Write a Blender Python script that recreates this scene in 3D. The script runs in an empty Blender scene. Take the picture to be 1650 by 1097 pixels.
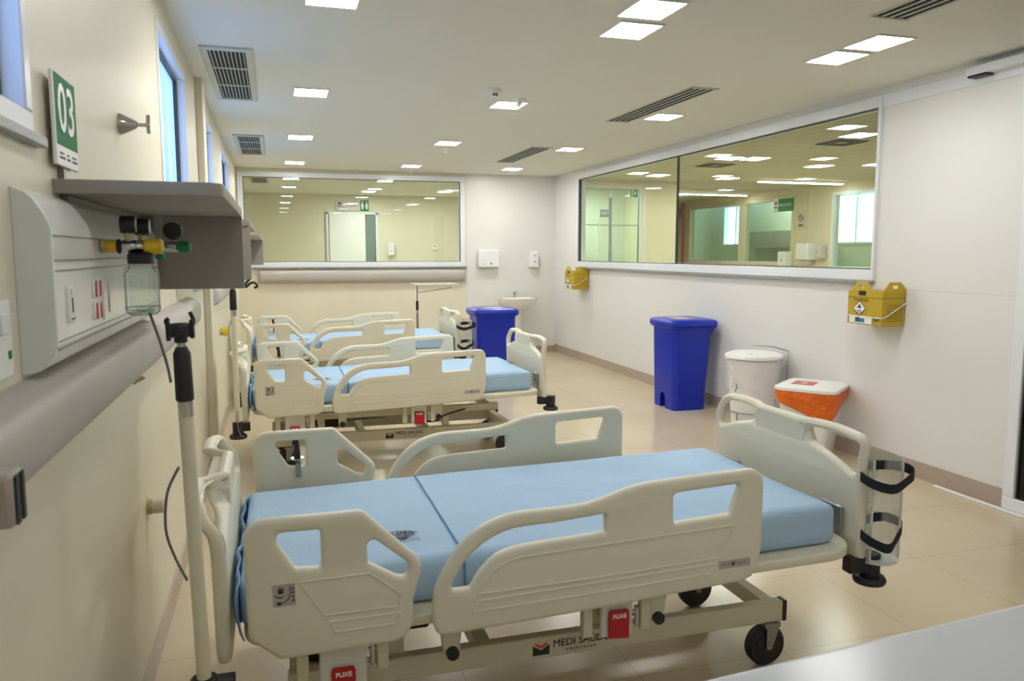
import bpy, bmesh, math, random
from mathutils import Vector, Matrix, noise
random.seed(7)
S = bpy.context.scene
C = S.collection
# ------------------------------------------------------------------ camera, world, exposure
FPX, YAW, PITCH = 1264.0, math.radians(16.8), math.radians(6.39)
cd = bpy.data.cameras.new('camera'); cam = bpy.data.objects.new('camera', cd); C.objects.link(cam)
fw = Vector((math.sin(YAW)*math.cos(PITCH), math.cos(YAW)*math.cos(PITCH), -math.sin(PITCH)))
rt = Vector((math.cos(YAW), -math.sin(YAW), 0)); up = rt.cross(fw)
cam.matrix_world = Matrix(((rt.x, up.x, -fw.x, 0), (rt.y, up.y, -fw.y, 0), (rt.z, up.z, -fw.z, 1.5), (0, 0, 0, 1)))
cd.sensor_width = 36; cd.lens = FPX/1650*36; cd.clip_start = 0.02; cd.clip_end = 200
cd.dof.use_dof = True; cd.dof.focus_distance = 7.0; cd.dof.aperture_fstop = 7.0
S.camera = cam
W = bpy.data.worlds.new('world'); S.world = W; W.use_nodes = True
bg = W.node_tree.nodes['Background']; bg.inputs[0].default_value = (0.66, 0.83, 1.0, 1); bg.inputs[1].default_value = 2.6
S.view_settings.view_transform = 'Standard'; S.view_settings.look = 'None'
S.view_settings.exposure = 1.08; S.view_settings.gamma = 1; S.view_settings.use_curve_mapping = False
PANEL_STRENGTH = 34.0

# ------------------------------------------------------------------ materials
def lin(c):
    c = c/255.0
    return c/12.92 if c <= 0.04045 else ((c+0.055)/1.055)**2.4
def L3(rgb): return tuple(lin(v) for v in rgb)+(1,)
def mat(name, rgb, rough=0.5, metal=0.0, var=0.04, scale=6.0, bump=0.0, bscale=60.0, coat=0.0, spec=0.5, dist=0.01):
    m = bpy.data.materials.new(name); m.use_nodes = True
    nt = m.node_tree; b = nt.nodes['Principled BSDF']
    b.inputs['Roughness'].default_value = rough; b.inputs['Metallic'].default_value = metal
    b.inputs['Specular IOR Level'].default_value = spec; b.inputs['Coat Weight'].default_value = coat
    tc = nt.nodes.new('ShaderNodeTexCoord')
    n = nt.nodes.new('ShaderNodeTexNoise'); n.inputs['Scale'].default_value = scale; n.inputs['Detail'].default_value = 3
    nt.links.new(tc.outputs['Object'], n.inputs['Vector'])
    r = nt.nodes.new('ShaderNodeValToRGB'); c = L3(rgb)
    r.color_ramp.elements[0].position = 0.3; r.color_ramp.elements[1].position = 0.7
    r.color_ramp.elements[0].color = tuple(v*(1-var) for v in c[:3])+(1,)
    r.color_ramp.elements[1].color = tuple(min(1, v*(1+var)) for v in c[:3])+(1,)
    nt.links.new(n.outputs['Fac'], r.inputs['Fac']); nt.links.new(r.outputs['Color'], b.inputs['Base Color'])
    if bump:
        n2 = nt.nodes.new('ShaderNodeTexNoise'); n2.inputs['Scale'].default_value = bscale; n2.inputs['Detail'].default_value = 4
        nt.links.new(tc.outputs['Object'], n2.inputs['Vector'])
        bp = nt.nodes.new('ShaderNodeBump'); bp.inputs['Strength'].default_value = bump; bp.inputs['Distance'].default_value = dist
        nt.links.new(n2.outputs['Fac'], bp.inputs['Height']); nt.links.new(bp.outputs['Normal'], b.inputs['Normal'])
    return m
def tiles(name, rgb, grout, sx, sy, rough=0.25, mortar=0.004, rot=(0,0,0), off=0.0, var=0.05, spec=0.5):
    m = mat(name, rgb, rough, var=var, scale=1.3, spec=spec); nt = m.node_tree; b = nt.nodes['Principled BSDF']
    tc = nt.nodes.new('ShaderNodeTexCoord'); mp = nt.nodes.new('ShaderNodeMapping'); mp.inputs['Rotation'].default_value = rot
    nt.links.new(tc.outputs['Object'], mp.inputs['Vector'])
    br = nt.nodes.new('ShaderNodeTexBrick'); br.offset = off; br.squash = 1
    br.inputs['Scale'].default_value = 1; br.inputs['Mortar Size'].default_value = mortar; br.inputs['Mortar Smooth'].default_value = 0.3
    br.inputs['Brick Width'].default_value = sx; br.inputs['Row Height'].default_value = sy
    nt.links.new(mp.outputs['Vector'], br.inputs['Vector'])
    mx = nt.nodes.new('ShaderNodeMix'); mx.data_type = 'RGBA'
    src = b.inputs['Base Color'].links[0].from_socket
    nt.links.new(br.outputs['Fac'], mx.inputs['Factor']); nt.links.new(src, mx.inputs[6]); mx.inputs[7].default_value = L3(grout)
    nt.links.new(mx.outputs[2], b.inputs['Base Color'])
    return m
def emit(name, rgb, s):
    m = bpy.data.materials.new(name); m.use_nodes = True; nt = m.node_tree; nt.nodes.remove(nt.nodes['Principled BSDF'])
    e = nt.nodes.new('ShaderNodeEmission'); e.inputs[0].default_value = L3(rgb); e.inputs[1].default_value = s
    nt.links.new(e.outputs[0], nt.nodes['Material Output'].inputs[0]); return m
def glass(name, tint=(245, 250, 248), ior=1.5, rough=0.0, extra=0.0):
    m = bpy.data.materials.new(name); m.use_nodes = True; nt = m.node_tree; nt.nodes.remove(nt.nodes['Principled BSDF'])
    t = nt.nodes.new('ShaderNodeBsdfTransparent'); t.inputs[0].default_value = L3(tint)
    g = nt.nodes.new('ShaderNodeBsdfGlossy'); g.inputs['Roughness'].default_value = rough
    f = nt.nodes.new('ShaderNodeFresnel'); f.inputs[0].default_value = ior
    ad = nt.nodes.new('ShaderNodeMath'); ad.operation = 'ADD'; ad.inputs[1].default_value = extra
    ge = nt.nodes.new('ShaderNodeNewGeometry'); io = nt.nodes.new('ShaderNodeMix'); io.data_type = 'FLOAT'
    io.inputs[2].default_value = ior; io.inputs[3].default_value = 1/ior      # same reflectance from both faces of the pane
    nt.links.new(ge.outputs['Backfacing'], io.inputs[0]); nt.links.new(io.outputs[0], f.inputs[0])
    nt.links.new(f.outputs[0], ad.inputs[0])
    mx = nt.nodes.new('ShaderNodeMixShader')
    nt.links.new(ad.outputs[0], mx.inputs[0]); nt.links.new(t.outputs[0], mx.inputs[1]); nt.links.new(g.outputs[0], mx.inputs[2])
    nt.links.new(mx.outputs[0], nt.nodes['Material Output'].inputs[0]); return m
def frosted(name, rgb, fac, rough=0.25):
    m = bpy.data.materials.new(name); m.use_nodes = True; nt = m.node_tree; b = nt.nodes['Principled BSDF']
    b.inputs['Base Color'].default_value = L3(rgb); b.inputs['Roughness'].default_value = rough
    t = nt.nodes.new('ShaderNodeBsdfTransparent'); mx = nt.nodes.new('ShaderNodeMixShader')
    tc = nt.nodes.new('ShaderNodeTexCoord'); n = nt.nodes.new('ShaderNodeTexNoise'); n.inputs['Scale'].default_value = 12
    mr = nt.nodes.new('ShaderNodeMapRange'); mr.inputs[3].default_value = fac*0.88; mr.inputs[4].default_value = min(1, fac*1.12)
    nt.links.new(tc.outputs['Object'], n.inputs['Vector']); nt.links.new(n.outputs['Fac'], mr.inputs[0])
    nt.links.new(mr.outputs[0], mx.inputs[0]); nt.links.new(t.outputs[0], mx.inputs[1]); nt.links.new(b.outputs[0], mx.inputs[2])
    nt.links.new(mx.outputs[0], nt.nodes['Material Output'].inputs[0]); return m
def edge_glass(name, edge):
    m = glass(name, (252, 254, 253), 1.45, 0.0, 0.015); nt = m.node_tree
    t = [n for n in nt.nodes if n.type == 'BSDF_TRANSPARENT'][0]
    lw = nt.nodes.new('ShaderNodeLayerWeight'); lw.inputs[0].default_value = 0.5
    r = nt.nodes.new('ShaderNodeValToRGB'); r.color_ramp.elements[0].color = L3((251, 254, 252)); r.color_ramp.elements[1].color = L3(edge)
    r.color_ramp.elements[0].position = 0.55; r.color_ramp.elements[1].position = 0.95
    nt.links.new(lw.outputs['Facing'], r.inputs['Fac']); nt.links.new(r.outputs['Color'], t.inputs[0]); return m
def fluted(name):
    m = bpy.data.materials.new(name); m.use_nodes = True; nt = m.node_tree; nt.nodes.remove(nt.nodes['Principled BSDF'])
    tl = nt.nodes.new('ShaderNodeBsdfTranslucent'); gl = nt.nodes.new('ShaderNodeBsdfGlossy'); gl.inputs['Roughness'].default_value = 0.2
    tc = nt.nodes.new('ShaderNodeTexCoord'); mp = nt.nodes.new('ShaderNodeMapping'); mp.inputs['Scale'].default_value = (1, 9, 0.5)
    n = nt.nodes.new('ShaderNodeTexNoise'); n.inputs['Scale'].default_value = 1.6; n.inputs['Detail'].default_value = 2
    r = nt.nodes.new('ShaderNodeValToRGB'); r.color_ramp.elements[0].color = L3((98, 120, 162)); r.color_ramp.elements[1].color = L3((138, 158, 192))
    r.color_ramp.elements[0].position = 0.3; r.color_ramp.elements[1].position = 0.7
    nt.links.new(tc.outputs['Object'], mp.inputs['Vector']); nt.links.new(mp.outputs['Vector'], n.inputs['Vector'])
    nt.links.new(n.outputs['Fac'], r.inputs['Fac']); nt.links.new(r.outputs['Color'], tl.inputs['Color'])
    mx = nt.nodes.new('ShaderNodeMixShader'); mx.inputs[0].default_value = 0.06
    nt.links.new(tl.outputs[0], mx.inputs[1]); nt.links.new(gl.outputs[0], mx.inputs[2])
    nt.links.new(mx.outputs[0], nt.nodes['Material Output'].inputs[0]); return m
M = {}
M['cream_wall'] = mat('cream_wall', (228, 222, 201), 0.45, var=0.02, scale=1.5)
M['white_wall'] = tiles('white_wall', (228, 228, 226), (218, 218, 214), 1.25, 0.62, rough=0.3, rot=(math.pi/2, 0, math.pi/2), var=0.012)
M['back_white'] = mat('back_white', (228, 227, 222), 0.3, var=0.012, scale=1.5)
M['ceiling'] = mat('ceiling', (228, 229, 220), 0.8, var=0.01, scale=1.0)
M['floor'] = tiles('floor', (202, 186, 158), (184, 168, 140), 0.6, 0.6, rough=0.22, mortar=0.003, var=0.05)
M['base'] = tiles('base', (176, 160, 144), (205, 196, 182), 0.6, 3.0, rough=0.3, mortar=0.004, rot=(math.pi/2, 0, math.pi/2))
M['base_x'] = tiles('base_x', (176, 160, 144), (205, 196, 182), 0.6, 3.0, rough=0.3, mortar=0.004, rot=(math.pi/2, 0, 0))
M['granite'] = mat('granite', (150, 150, 152), 0.35, var=0.35, scale=160)
M['alu'] = mat('alu', (232, 236, 242), 0.3, var=0.01)
M['gasket'] = mat('gasket', (70, 76, 74), 0.5)
M['glass'] = glass('glass', (243, 250, 246), 1.5)
M['tint_glass'] = glass('tint_glass', (236, 247, 240), 1.5)
M['film'] = fluted('film')
M['led_back'] = emit('led_back', (253, 251, 246), PANEL_STRENGTH*1.8)
M['led_fill'] = emit('led_fill', (253, 251, 246), PANEL_STRENGTH*0.30)  # weak emission for the added fill panels near the camera
M['led_soft'] = emit('led_soft', (253, 251, 246), PANEL_STRENGTH*0.5)
M['dark_glass'] = glass('dark_glass', (60, 64, 62), 1.5)
M['plastic'] = mat('plastic', (224, 219, 198), 0.38, var=0.012, scale=3)
M['cream_metal'] = mat('cream_metal', (216, 210, 186), 0.4, var=0.02)
M['white_metal'] = mat('white_metal', (228, 227, 220), 0.35, var=0.015)
M['sheet'] = mat('sheet', (172, 200, 226), 0.85, var=0.03, scale=4, bump=0.35, bscale=8, spec=0.2, dist=0.02)
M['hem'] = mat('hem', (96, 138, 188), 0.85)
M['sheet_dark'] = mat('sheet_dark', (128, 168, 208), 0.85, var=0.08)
M['black'] = mat('black', (28, 28, 32), 0.45)
M['rubber'] = mat('rubber', (38, 38, 44), 0.6)
M['ink'] = mat('ink', (38, 52, 72), 0.6)
M['green_ink'] = mat('green_ink', (28, 46, 44), 0.6)
M['red'] = mat('red', (190, 26, 34), 0.35)
M['orange_ink'] = mat('orange_ink', (224, 96, 44), 0.5)
M['sticker'] = mat('sticker', (206, 200, 194), 0.4)
M['sticker_grey'] = mat('sticker_grey', (176, 168, 160), 0.4)
M['white'] = mat('white', (240, 240, 238), 0.35, var=0.01)
M['counter_white'] = mat('counter_white', (206, 208, 210), 0.22, var=0.01, spec=0.35)
M['white_gloss'] = mat('white_gloss', (238, 239, 242), 0.12, var=0.01, coat=0.3)
M['guard'] = mat('guard', (184, 178, 172), 0.42, var=0.03, scale=3)
M['laminate'] = mat('laminate', (150, 143, 133), 0.5, var=0.03)
M['console'] = mat('console', (242, 242, 238), 0.2, var=0.01)
M['console_cap'] = mat('console_cap', (230, 234, 237), 0.4, var=0.01)
M['groove'] = mat('groove', (150, 150, 140), 0.5)
M['chrome'] = mat('chrome', (200, 200, 200), 0.15, metal=1.0, var=0.01)
M['steel'] = mat('steel', (150, 150, 148), 0.35, metal=0.8)
M['yellow'] = mat('yellow', (226, 190, 30), 0.4)
M['green'] = mat('green', (16, 120, 74), 0.4)
M['sign_green'] = mat('sign_green', (34, 132, 82), 0.6, spec=0.15)
M['jar'] = edge_glass('jar', (120, 160, 145))
M['jar_rim'] = edge_glass('jar_rim', (70, 120, 100))
M['acrylic'] = frosted('acrylic', (212, 214, 202), 0.36)
M['acrylic_edge'] = mat('acrylic_edge', (214, 218, 210), 0.3)
M['strap'] = mat('strap', (30, 32, 42), 0.8, bump=0.3, bscale=120)
M['blue_bin'] = mat('blue_bin', (12, 44, 178), 0.28, var=0.03)
M['card'] = mat('card', (190, 162, 38), 0.6, var=0.05)
M['card_print'] = mat('card_print', (110, 92, 20), 0.6)
M['bag'] = frosted('bag', (244, 245, 244), 0.30)
M['orange_bag'] = mat('orange_bag', (240, 112, 22), 0.35, bump=1.0, bscale=16, var=0.12, scale=10, dist=0.04)
M['grille'] = mat('grille', (196, 200, 190), 0.5)
M['grille_slot'] = mat('grille_slot', (34, 44, 42), 0.8)
M['grey_slot'] = mat('grey_slot', (30, 30, 30), 0.8)
M['panel_frame'] = mat('panel_frame', (228, 228, 226), 0.4)
M['led'] = emit('led', (253, 251, 246), PANEL_STRENGTH)
M['led_strip'] = emit('led_strip', (255, 252, 244), 9.0)
M['porcelain'] = mat('porcelain', (236, 235, 230), 0.12, var=0.01, coat=0.3)
M['cable'] = mat('cable', (112, 110, 106), 0.5)
M['brass'] = mat('brass', (196, 178, 130), 0.4, var=0.25, scale=70)
M['pole_cream'] = mat('pole_cream', (222, 218, 194), 0.35, var=0.015)
M['corridor_wall'] = mat('corridor_wall', (222, 212, 180), 0.6, var=0.02)
M['pale_green'] = mat('pale_green', (214, 218, 202), 0.6, var=0.03)
M['corridor_ceiling'] = tiles('corridor_ceiling', (206, 200, 172), (176, 170, 144), 1.25, 0.62, rough=0.8, mortar=0.008)
M['door_grey'] = mat('door_grey', (120, 136, 134), 0.5, var=0.1)
M['cladding'] = mat('cladding', (214, 230, 248), 0.6)
M['vent_dark'] = mat('vent_dark', (96, 92, 74), 0.7)

# ------------------------------------------------------------------ builders
class G:
    def __init__(s): s.b = bmesh.new()
    def box(s, x0, x1, y0, y1, z0, z1, mi=0):
        v = [s.b.verts.new(p) for p in ((x0,y0,z0),(x1,y0,z0),(x1,y1,z0),(x0,y1,z0),(x0,y0,z1),(x1,y0,z1),(x1,y1,z1),(x0,y1,z1))]
        for f in ((0,3,2,1),(4,5,6,7),(0,1,5,4),(1,2,6,5),(2,3,7,6),(3,0,4,7)):
            s.b.faces.new([v[i] for i in f]).material_index = mi
        return s
    def quad(s, a, b, c, d, mi=0):
        s.b.faces.new([s.b.verts.new(p) for p in (a,b,c,d)]).material_index = mi; return s
    def cyl(s, p0, p1, r0, r1=None, seg=20, mi=0):
        r1 = r0 if r1 is None else r1
        p0, p1 = Vector(p0), Vector(p1); d = (p1-p0).normalized()
        a = d.orthogonal().normalized(); b = d.cross(a)
        A, B = [], []
        for i in range(seg):
            t = 2*math.pi*i/seg; o = a*math.cos(t)+b*math.sin(t)
            A.append(s.b.verts.new(p0+o*r0)); B.append(s.b.verts.new(p1+o*r1))
        for i in range(seg):
            j = (i+1) % seg; s.b.faces.new((A[i],A[j],B[j],B[i])).material_index = mi
        s.b.faces.new(A[::-1]).material_index = mi; s.b.faces.new(B).material_index = mi
        return s
    def tube(s, pts, r, seg=10, closed=False, mi=0, flat=1.0):
        P = [Vector(p) for p in pts]; n = len(P); rings = []; prev = None
        for i, p in enumerate(P):
            if closed: d = P[(i+1) % n]-P[i-1]
            else: d = P[min(i+1, n-1)]-P[max(i-1, 0)]
            d.normalize()
            if prev is None: a = d.orthogonal().normalized()
            else:
                a = prev-d*prev.dot(d)
                a = a.normalized() if a.length > 1e-6 else d.orthogonal().normalized()
            prev = a; b = d.cross(a)
            rings.append([s.b.verts.new(p+a*math.cos(2*math.pi*k/seg)*r+b*math.sin(2*math.pi*k/seg)*r*flat) for k in range(seg)])
        for i in range(n if closed else n-1):
            R0, R1 = rings[i], rings[(i+1) % n]
            for k in range(seg):
                s.b.faces.new((R0[k], R0[(k+1) % seg], R1[(k+1) % seg], R1[k])).material_index = mi
        if not closed:
            s.b.faces.new(rings[0][::-1]).material_index = mi; s.b.faces.new(rings[-1]).material_index = mi
        return s
    def lathe(s, prof, c=(0,0,0), axis='Z', seg=28, mi=0, sx=1.0, sy=1.0):
        rings = []
        for r, z in prof:
            ring = []
            for k in range(seg):
                t = 2*math.pi*k/seg; x, y = r*math.cos(t)*sx, r*math.sin(t)*sy
                p = {'Z':(x,y,z),'X':(z,x,y),'Y':(x,z,y)}[axis]
                ring.append(s.b.verts.new((c[0]+p[0], c[1]+p[1], c[2]+p[2])))
            rings.append(ring)
        for A, B in zip(rings, rings[1:]):
            for k in range(seg):
                s.b.faces.new((A[k], A[(k+1) % seg], B[(k+1) % seg], B[k])).material_index = mi
        s.b.faces.new(rings[0][::-1]).material_index = mi; s.b.faces.new(rings[-1]).material_index = mi
        return s
    def loft(s, loops, mi=0, cap=True):
        R = [[s.b.verts.new(p) for p in lp] for lp in loops]
        for A, B in zip(R, R[1:]):
            n = len(A)
            for k in range(n): s.b.faces.new((A[k], A[(k+1) % n], B[(k+1) % n], B[k])).material_index = mi
        if cap:
            s.b.faces.new(R[0][::-1]).material_index = mi; s.b.faces.new(R[-1]).material_index = mi
        return s
    def prism(s, poly, ax, d0, d1, mi=0):
        def to(p, d): return {'X':(d,p[0],p[1]),'Y':(p[0],d,p[1]),'Z':(p[0],p[1],d)}[ax]
        return s.loft([[to(p, d0) for p in poly], [to(p, d1) for p in poly]], mi)
    def done(s, name, mats, parent=None, bevel=0, smooth=True, seg=2, loc=None):
        bmesh.ops.recalc_face_normals(s.b, faces=s.b.faces[:])
        me = bpy.data.meshes.new(name); s.b.to_mesh(me); s.b.free()
        return link(name, me, mats, parent, bevel, smooth, seg, loc)
def link(name, me, mats, parent=None, bevel=0, smooth=True, seg=2, loc=None):
    if not isinstance(mats, (list, tuple)): mats = [mats]
    if len(me.materials): me.materials.clear()
    for m in mats: me.materials.append(M[m] if isinstance(m, str) else m)
    if smooth:
        for p in me.polygons: p.use_smooth = True
        me.set_sharp_from_angle(angle=math.radians(38))
    o = bpy.data.objects.new(name, me); C.objects.link(o)
    if parent: o.parent = parent
    if loc: o.location = loc
    if bevel:
        b = o.modifiers.new('bevel', 'BEVEL'); b.width = bevel; b.segments = seg; b.limit_method = 'ANGLE'; b.angle_limit = math.radians(40)
    return o
def thing(name, label, cat, loc=(0,0,0), rz=0, group=None):
    o = bpy.data.objects.new(name, None); C.objects.link(o); o.empty_display_size = 0.1
    o.location = loc; o.rotation_euler = (0,0,rz); return tag(o, label, cat, group)
def tag(o, label, cat, group=None):
    o['label'] = label; o['category'] = cat
    if group: o['group'] = group
    return o
def struct(o): o['kind'] = 'structure'; return o
def tree_copy(o, parent=None):
    c = o.copy(); C.objects.link(c); c.parent = parent
    for ch in list(o.children): tree_copy(ch, c)
    return c
def fil(pts, seg=5):
    out = []; n = len(pts)
    for i, p in enumerate(pts):
        r = p[2] if len(p) > 2 else 0
        if r <= 0: out.append((p[0], p[1])); continue
        a, b, c = Vector(pts[i-1][:2]), Vector(p[:2]), Vector(pts[(i+1) % n][:2])
        u, v = (a-b), (c-b); lu, lv = u.length, v.length; u.normalize(); v.normalize()
        ang = u.angle(v); t = min(r/math.tan(ang/2), lu*0.49, lv*0.49); rr = t*math.tan(ang/2)
        ctr = b+(u+v).normalized()*(rr/math.sin(ang/2))
        s0, s1 = b+u*t-ctr, b+v*t-ctr
        a0 = math.atan2(s0.y, s0.x); d = math.atan2(s1.y, s1.x)-a0
        while d > math.pi: d -= 2*math.pi
        while d < -math.pi: d += 2*math.pi
        for k in range(seg+1):
            q = a0+d*k/seg; out.append((ctr.x+rr*math.cos(q), ctr.y+rr*math.sin(q)))
    return out
def smooth_pts(pts, n=4, closed=False):
    P = [Vector(p) for p in pts]; m = len(P); out = []
    for i in range(m if closed else m-1):
        if closed: a, b, c, d = P[i-1], P[i], P[(i+1) % m], P[(i+2) % m]
        else: a, b, c, d = P[max(i-1,0)], P[i], P[i+1], P[min(i+2, m-1)]
        for k in range(n):
            t = k/n; out.append(0.5*((2*b)+(c-a)*t+(2*a-5*b+4*c-d)*t*t+(3*b-a-3*c+d)*t**3))
    if not closed: out.append(P[-1])
    return out
def area2(p): return sum(p[i-1][0]*p[i][1]-p[i][0]*p[i-1][1] for i in range(len(p)))
def plate_mesh(outer, holes, thick, bev, fn):
    """flat panel with openings and rounded rims; fn maps (a, b, depth) to local coordinates"""
    cu = bpy.data.curves.new('outline', 'CURVE'); cu.dimensions = '2D'; cu.fill_mode = 'BOTH'
    for i, lp in enumerate([outer]+holes):
        lp = list(lp)
        if (area2(lp) > 0) == (i == 0): lp = lp[::-1]
        sp = cu.splines.new('POLY'); sp.points.add(len(lp)-1); sp.use_cyclic_u = True
        for q, p in zip(sp.points, lp): q.co = (p[0], p[1], 0, 1)
    cu.extrude = thick/2-bev; cu.bevel_depth = bev; cu.bevel_resolution = 3; cu.offset = -bev
    ob = bpy.data.objects.new('outline', cu)
    me = bpy.data.meshes.new_from_object(ob)
    bpy.data.objects.remove(ob); bpy.data.curves.remove(cu)
    for v in me.vertices: v.co = fn(v.co.x, v.co.y, v.co.z)
    bm = bmesh.new(); bm.from_mesh(me); bmesh.ops.remove_doubles(bm, verts=bm.verts[:], dist=1e-5)
    bmesh.ops.recalc_face_normals(bm, faces=bm.faces[:]); bm.to_mesh(me); bm.free()
    return me
def text_mesh(body, size, right, upv, origin, depth=0.0006, align='CENTER', bold=0.0, space=1.0):
    cu = bpy.data.curves.new('text', 'FONT'); cu.body = body; cu.size = size; cu.extrude = depth; cu.offset = bold
    cu.align_x = align; cu.align_y = 'CENTER'; cu.space_character = space; cu.resolution_u = 3
    ob = bpy.data.objects.new('text', cu); me = bpy.data.meshes.new_from_object(ob)
    bpy.data.objects.remove(ob); bpy.data.curves.remove(cu)
    r, u, o = Vector(right), Vector(upv), Vector(origin); n = r.cross(u)
    for v in me.vertices: v.co = o+r*v.co.x+u*v.co.y+n*v.co.z
    return me
def join_meshes(name, mes):
    bm = bmesh.new()
    for me in mes: bm.from_mesh(me)
    out = bpy.data.meshes.new(name); bm.to_mesh(out); bm.free(); return out
def empty_struct(name): return struct(thing_raw(name))
def thing_raw(name):
    o = bpy.data.objects.new(name, None); C.objects.link(o); return o
def rounded_block(x0, x1, y0, y1, z0, z1, r, nx, ny, nz, wob=0.0, seed=0.0):
    bm = bmesh.new()
    def surf(u, v, w): return (x0+(x1-x0)*u, y0+(y1-y0)*v, z0+(z1-z0)*w)
    vs = {}
    def vert(i, j, k):
        key = (i, j, k)
        if key not in vs:
            p = Vector(surf(i/nx, j/ny, k/nz))
            q = Vector((min(max(p.x, x0+r), x1-r), min(max(p.y, y0+r), y1-r), min(max(p.z, z0+r), z1-r)))
            d = p-q
            if d.length > 1e-6: p = q+d.normalized()*min(r, d.length)
            if wob:
                a = noise.noise(Vector((p.x*2.2+seed, p.y*5.5, p.z*3)))+0.5*noise.noise(Vector((p.x*6+seed, p.y*11, p.z*7)))
                b = abs(noise.noise(Vector((p.x*3.1-p.y*4+seed, p.y*6+p.x*2, 3.3))))
                nrm = (p-q).normalized() if (p-q).length > 1e-6 else Vector((0,0,1))
                p = p+nrm*(a*wob-b*wob*0.6)
            vs[key] = bm.verts.new(p)
        return vs[key]
    def face(a, b, c, d): bm.faces.new((vert(*a), vert(*b), vert(*c), vert(*d)))
    for i in range(nx):
        for j in range(ny):
            face((i,j,0),(i,j+1,0),(i+1,j+1,0),(i+1,j,0)); face((i,j,nz),(i+1,j,nz),(i+1,j+1,nz),(i,j+1,nz))
    for i in range(nx):
        for k in range(nz):
            face((i,0,k),(i+1,0,k),(i+1,0,k+1),(i,0,k+1)); face((i,ny,k),(i,ny,k+1),(i+1,ny,k+1),(i+1,ny,k))
    for j in range(ny):
        for k in range(nz):
            face((0,j,k),(0,j,k+1),(0,j+1,k+1),(0,j+1,k)); face((nx,j,k),(nx,j+1,k),(nx,j+1,k+1),(nx,j,k+1))
    me = bpy.data.meshes.new('block'); bm.to_mesh(me); bm.free(); return me

# ------------------------------------------------------------------ room shell
XL, XR, YB, YF, ZC = -0.46, 4.08, 11.25, -1.5, 2.635
struct(G().box(-2.6, 12.0, YF-0.15, 18.0, -0.1, 0).done('floor', 'floor', smooth=False))
struct(G().box(XL-0.15, XR+0.12, YF-0.15, YB+0.06, ZC, ZC+0.1).done('ceiling', 'ceiling', smooth=False))
# left wall with high windows
WIN = [(0.55, 1.83), (3.82, 4.97), (6.02, 7.08), (8.15, 9.45)]
WZ0, WZ1 = 1.735, 2.52
g = G(); g.box(XL-0.15, XL, YF, YB, 0, WZ0).box(XL-0.15, XL, YF, YB, WZ1, ZC)
ys = [YF]+[v for w in WIN for v in w]+[YB]
for a, b in zip(ys[0::2], ys[1::2]): g.box(XL-0.15, XL, a, b, WZ0, WZ1)
struct(g.done('wall_left', 'cream_wall', smooth=False))
struct(G().box(XL, -0.415, 5.64, 5.86, 0, ZC).done('wall_pillar', 'cream_wall', bevel=0.004))
# right wall with interior window and sliding door opening
g = G(); g.box(XR, XR+0.12, 3.45, YB, 0, 1.30).box(XR, XR+0.12, 3.45, YB, 2.585, ZC).box(XR, XR+0.12, 3.45, 4.60, 1.30, 2.585)
g.box(XR, XR+0.12, 10.365, YB, 1.30, 2.585).box(XR, XR+0.12, 1.2, 3.45, 2.45, ZC).box(XR, XR+0.12, YF, 1.2, 0, ZC)
struct(g.done('wall_right', 'white_wall', smooth=False))
# back wall: cream part under and beside the window, white tiled part beside the sink
g = G(); g.box(XL, 2.705, YB, YB+0.12, 0, 1.30).box(XL, 2.705, YB, YB+0.12, 2.585, ZC).box(XL, -0.44, YB, YB+0.12, 1.30, 2.585)
g.box(2.68, 2.705, YB, YB+0.12, 1.30, 2.585).box(2.705, XR+0.12, YB, YB+0.12, 0, ZC, 1)
struct(g.done('wall_back', ['cream_wall', 'back_white'], smooth=False))
struct(G().box(XL-0.15, XR+0.12, YF-0.15, YF, 0, ZC).done('wall_front', 'cream_wall', smooth=False))
struct(G().box(XL, XL+0.012, YF, YB, 0, 0.10).done('baseboard_left', 'base', smooth=False))
struct(G().box(XR-0.012, XR, 3.47, YB, 0, 0.115).done('baseboard_right', 'base', smooth=False))
struct(G().box(XL+0.012, XR-0.012, YB-0.012, YB, 0, 0.09).done('baseboard_back', 'base_x', smooth=False))

def frame_rect(g, ax, d0, d1, a0, a1, z0, z1, w, mi=0):
    for (p0, p1, q0, q1) in ((a0, a1, z0, z0+w), (a0, a1, z1-w, z1), (a0, a0+w, z0+w, z1-w), (a1-w, a1, z0+w, z1-w)):
        if ax == 'X': g.box(d0, d1, p0, p1, q0, q1, mi)
        else: g.box(p0, p1, d0, d1, q0, q1, mi)
    return g
# left windows
for i, (a, b) in enumerate(WIN):
    w = empty_struct('window_%d' % (i+1))
    frame_rect(G(), 'X', XL-0.10, XL+0.006, a, b, WZ0, WZ1, 0.045).done('window_frame', 'alu', w, bevel=0.004)
    frame_rect(G(), 'X', XL-0.075, XL-0.035, a+0.045, b-0.045, WZ0+0.045, WZ1-0.045, 0.016).done('gasket', 'gasket', w, smooth=False)
    G().quad((XL-0.055, a+0.05, WZ0+0.05), (XL-0.055, b-0.05, WZ0+0.05), (XL-0.055, b-0.05, WZ1-0.05), (XL-0.055, a+0.05, WZ1-0.05)).done('pane', 'film', w, smooth=False)
    G().box(XL-0.15, XL+0.022, a-0.03, b+0.03, WZ0-0.022, WZ0).done('window_sill', 'granite', w, bevel=0.003)
# back window
w = empty_struct('window_5')
frame_rect(G(), 'Y', YB-0.02, YB+0.10, -0.44, 2.68, 1.30, 2.585, 0.07).done('window_frame', 'alu', w, bevel=0.005)
frame_rect(G(), 'Y', YB-0.005, YB+0.03, -0.37, 2.61, 1.37, 2.515, 0.008).done('gasket', 'gasket', w, smooth=False)
G().box(-0.365, 2.605, YB+0.01, YB+0.018, 1.375, 2.51).done('pane', 'glass', w, smooth=False)
G().box(-0.44, 2.70, YB-0.045, YB, 1.280, 1.30).done('window_sill', 'granite', w, bevel=0.003)
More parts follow.
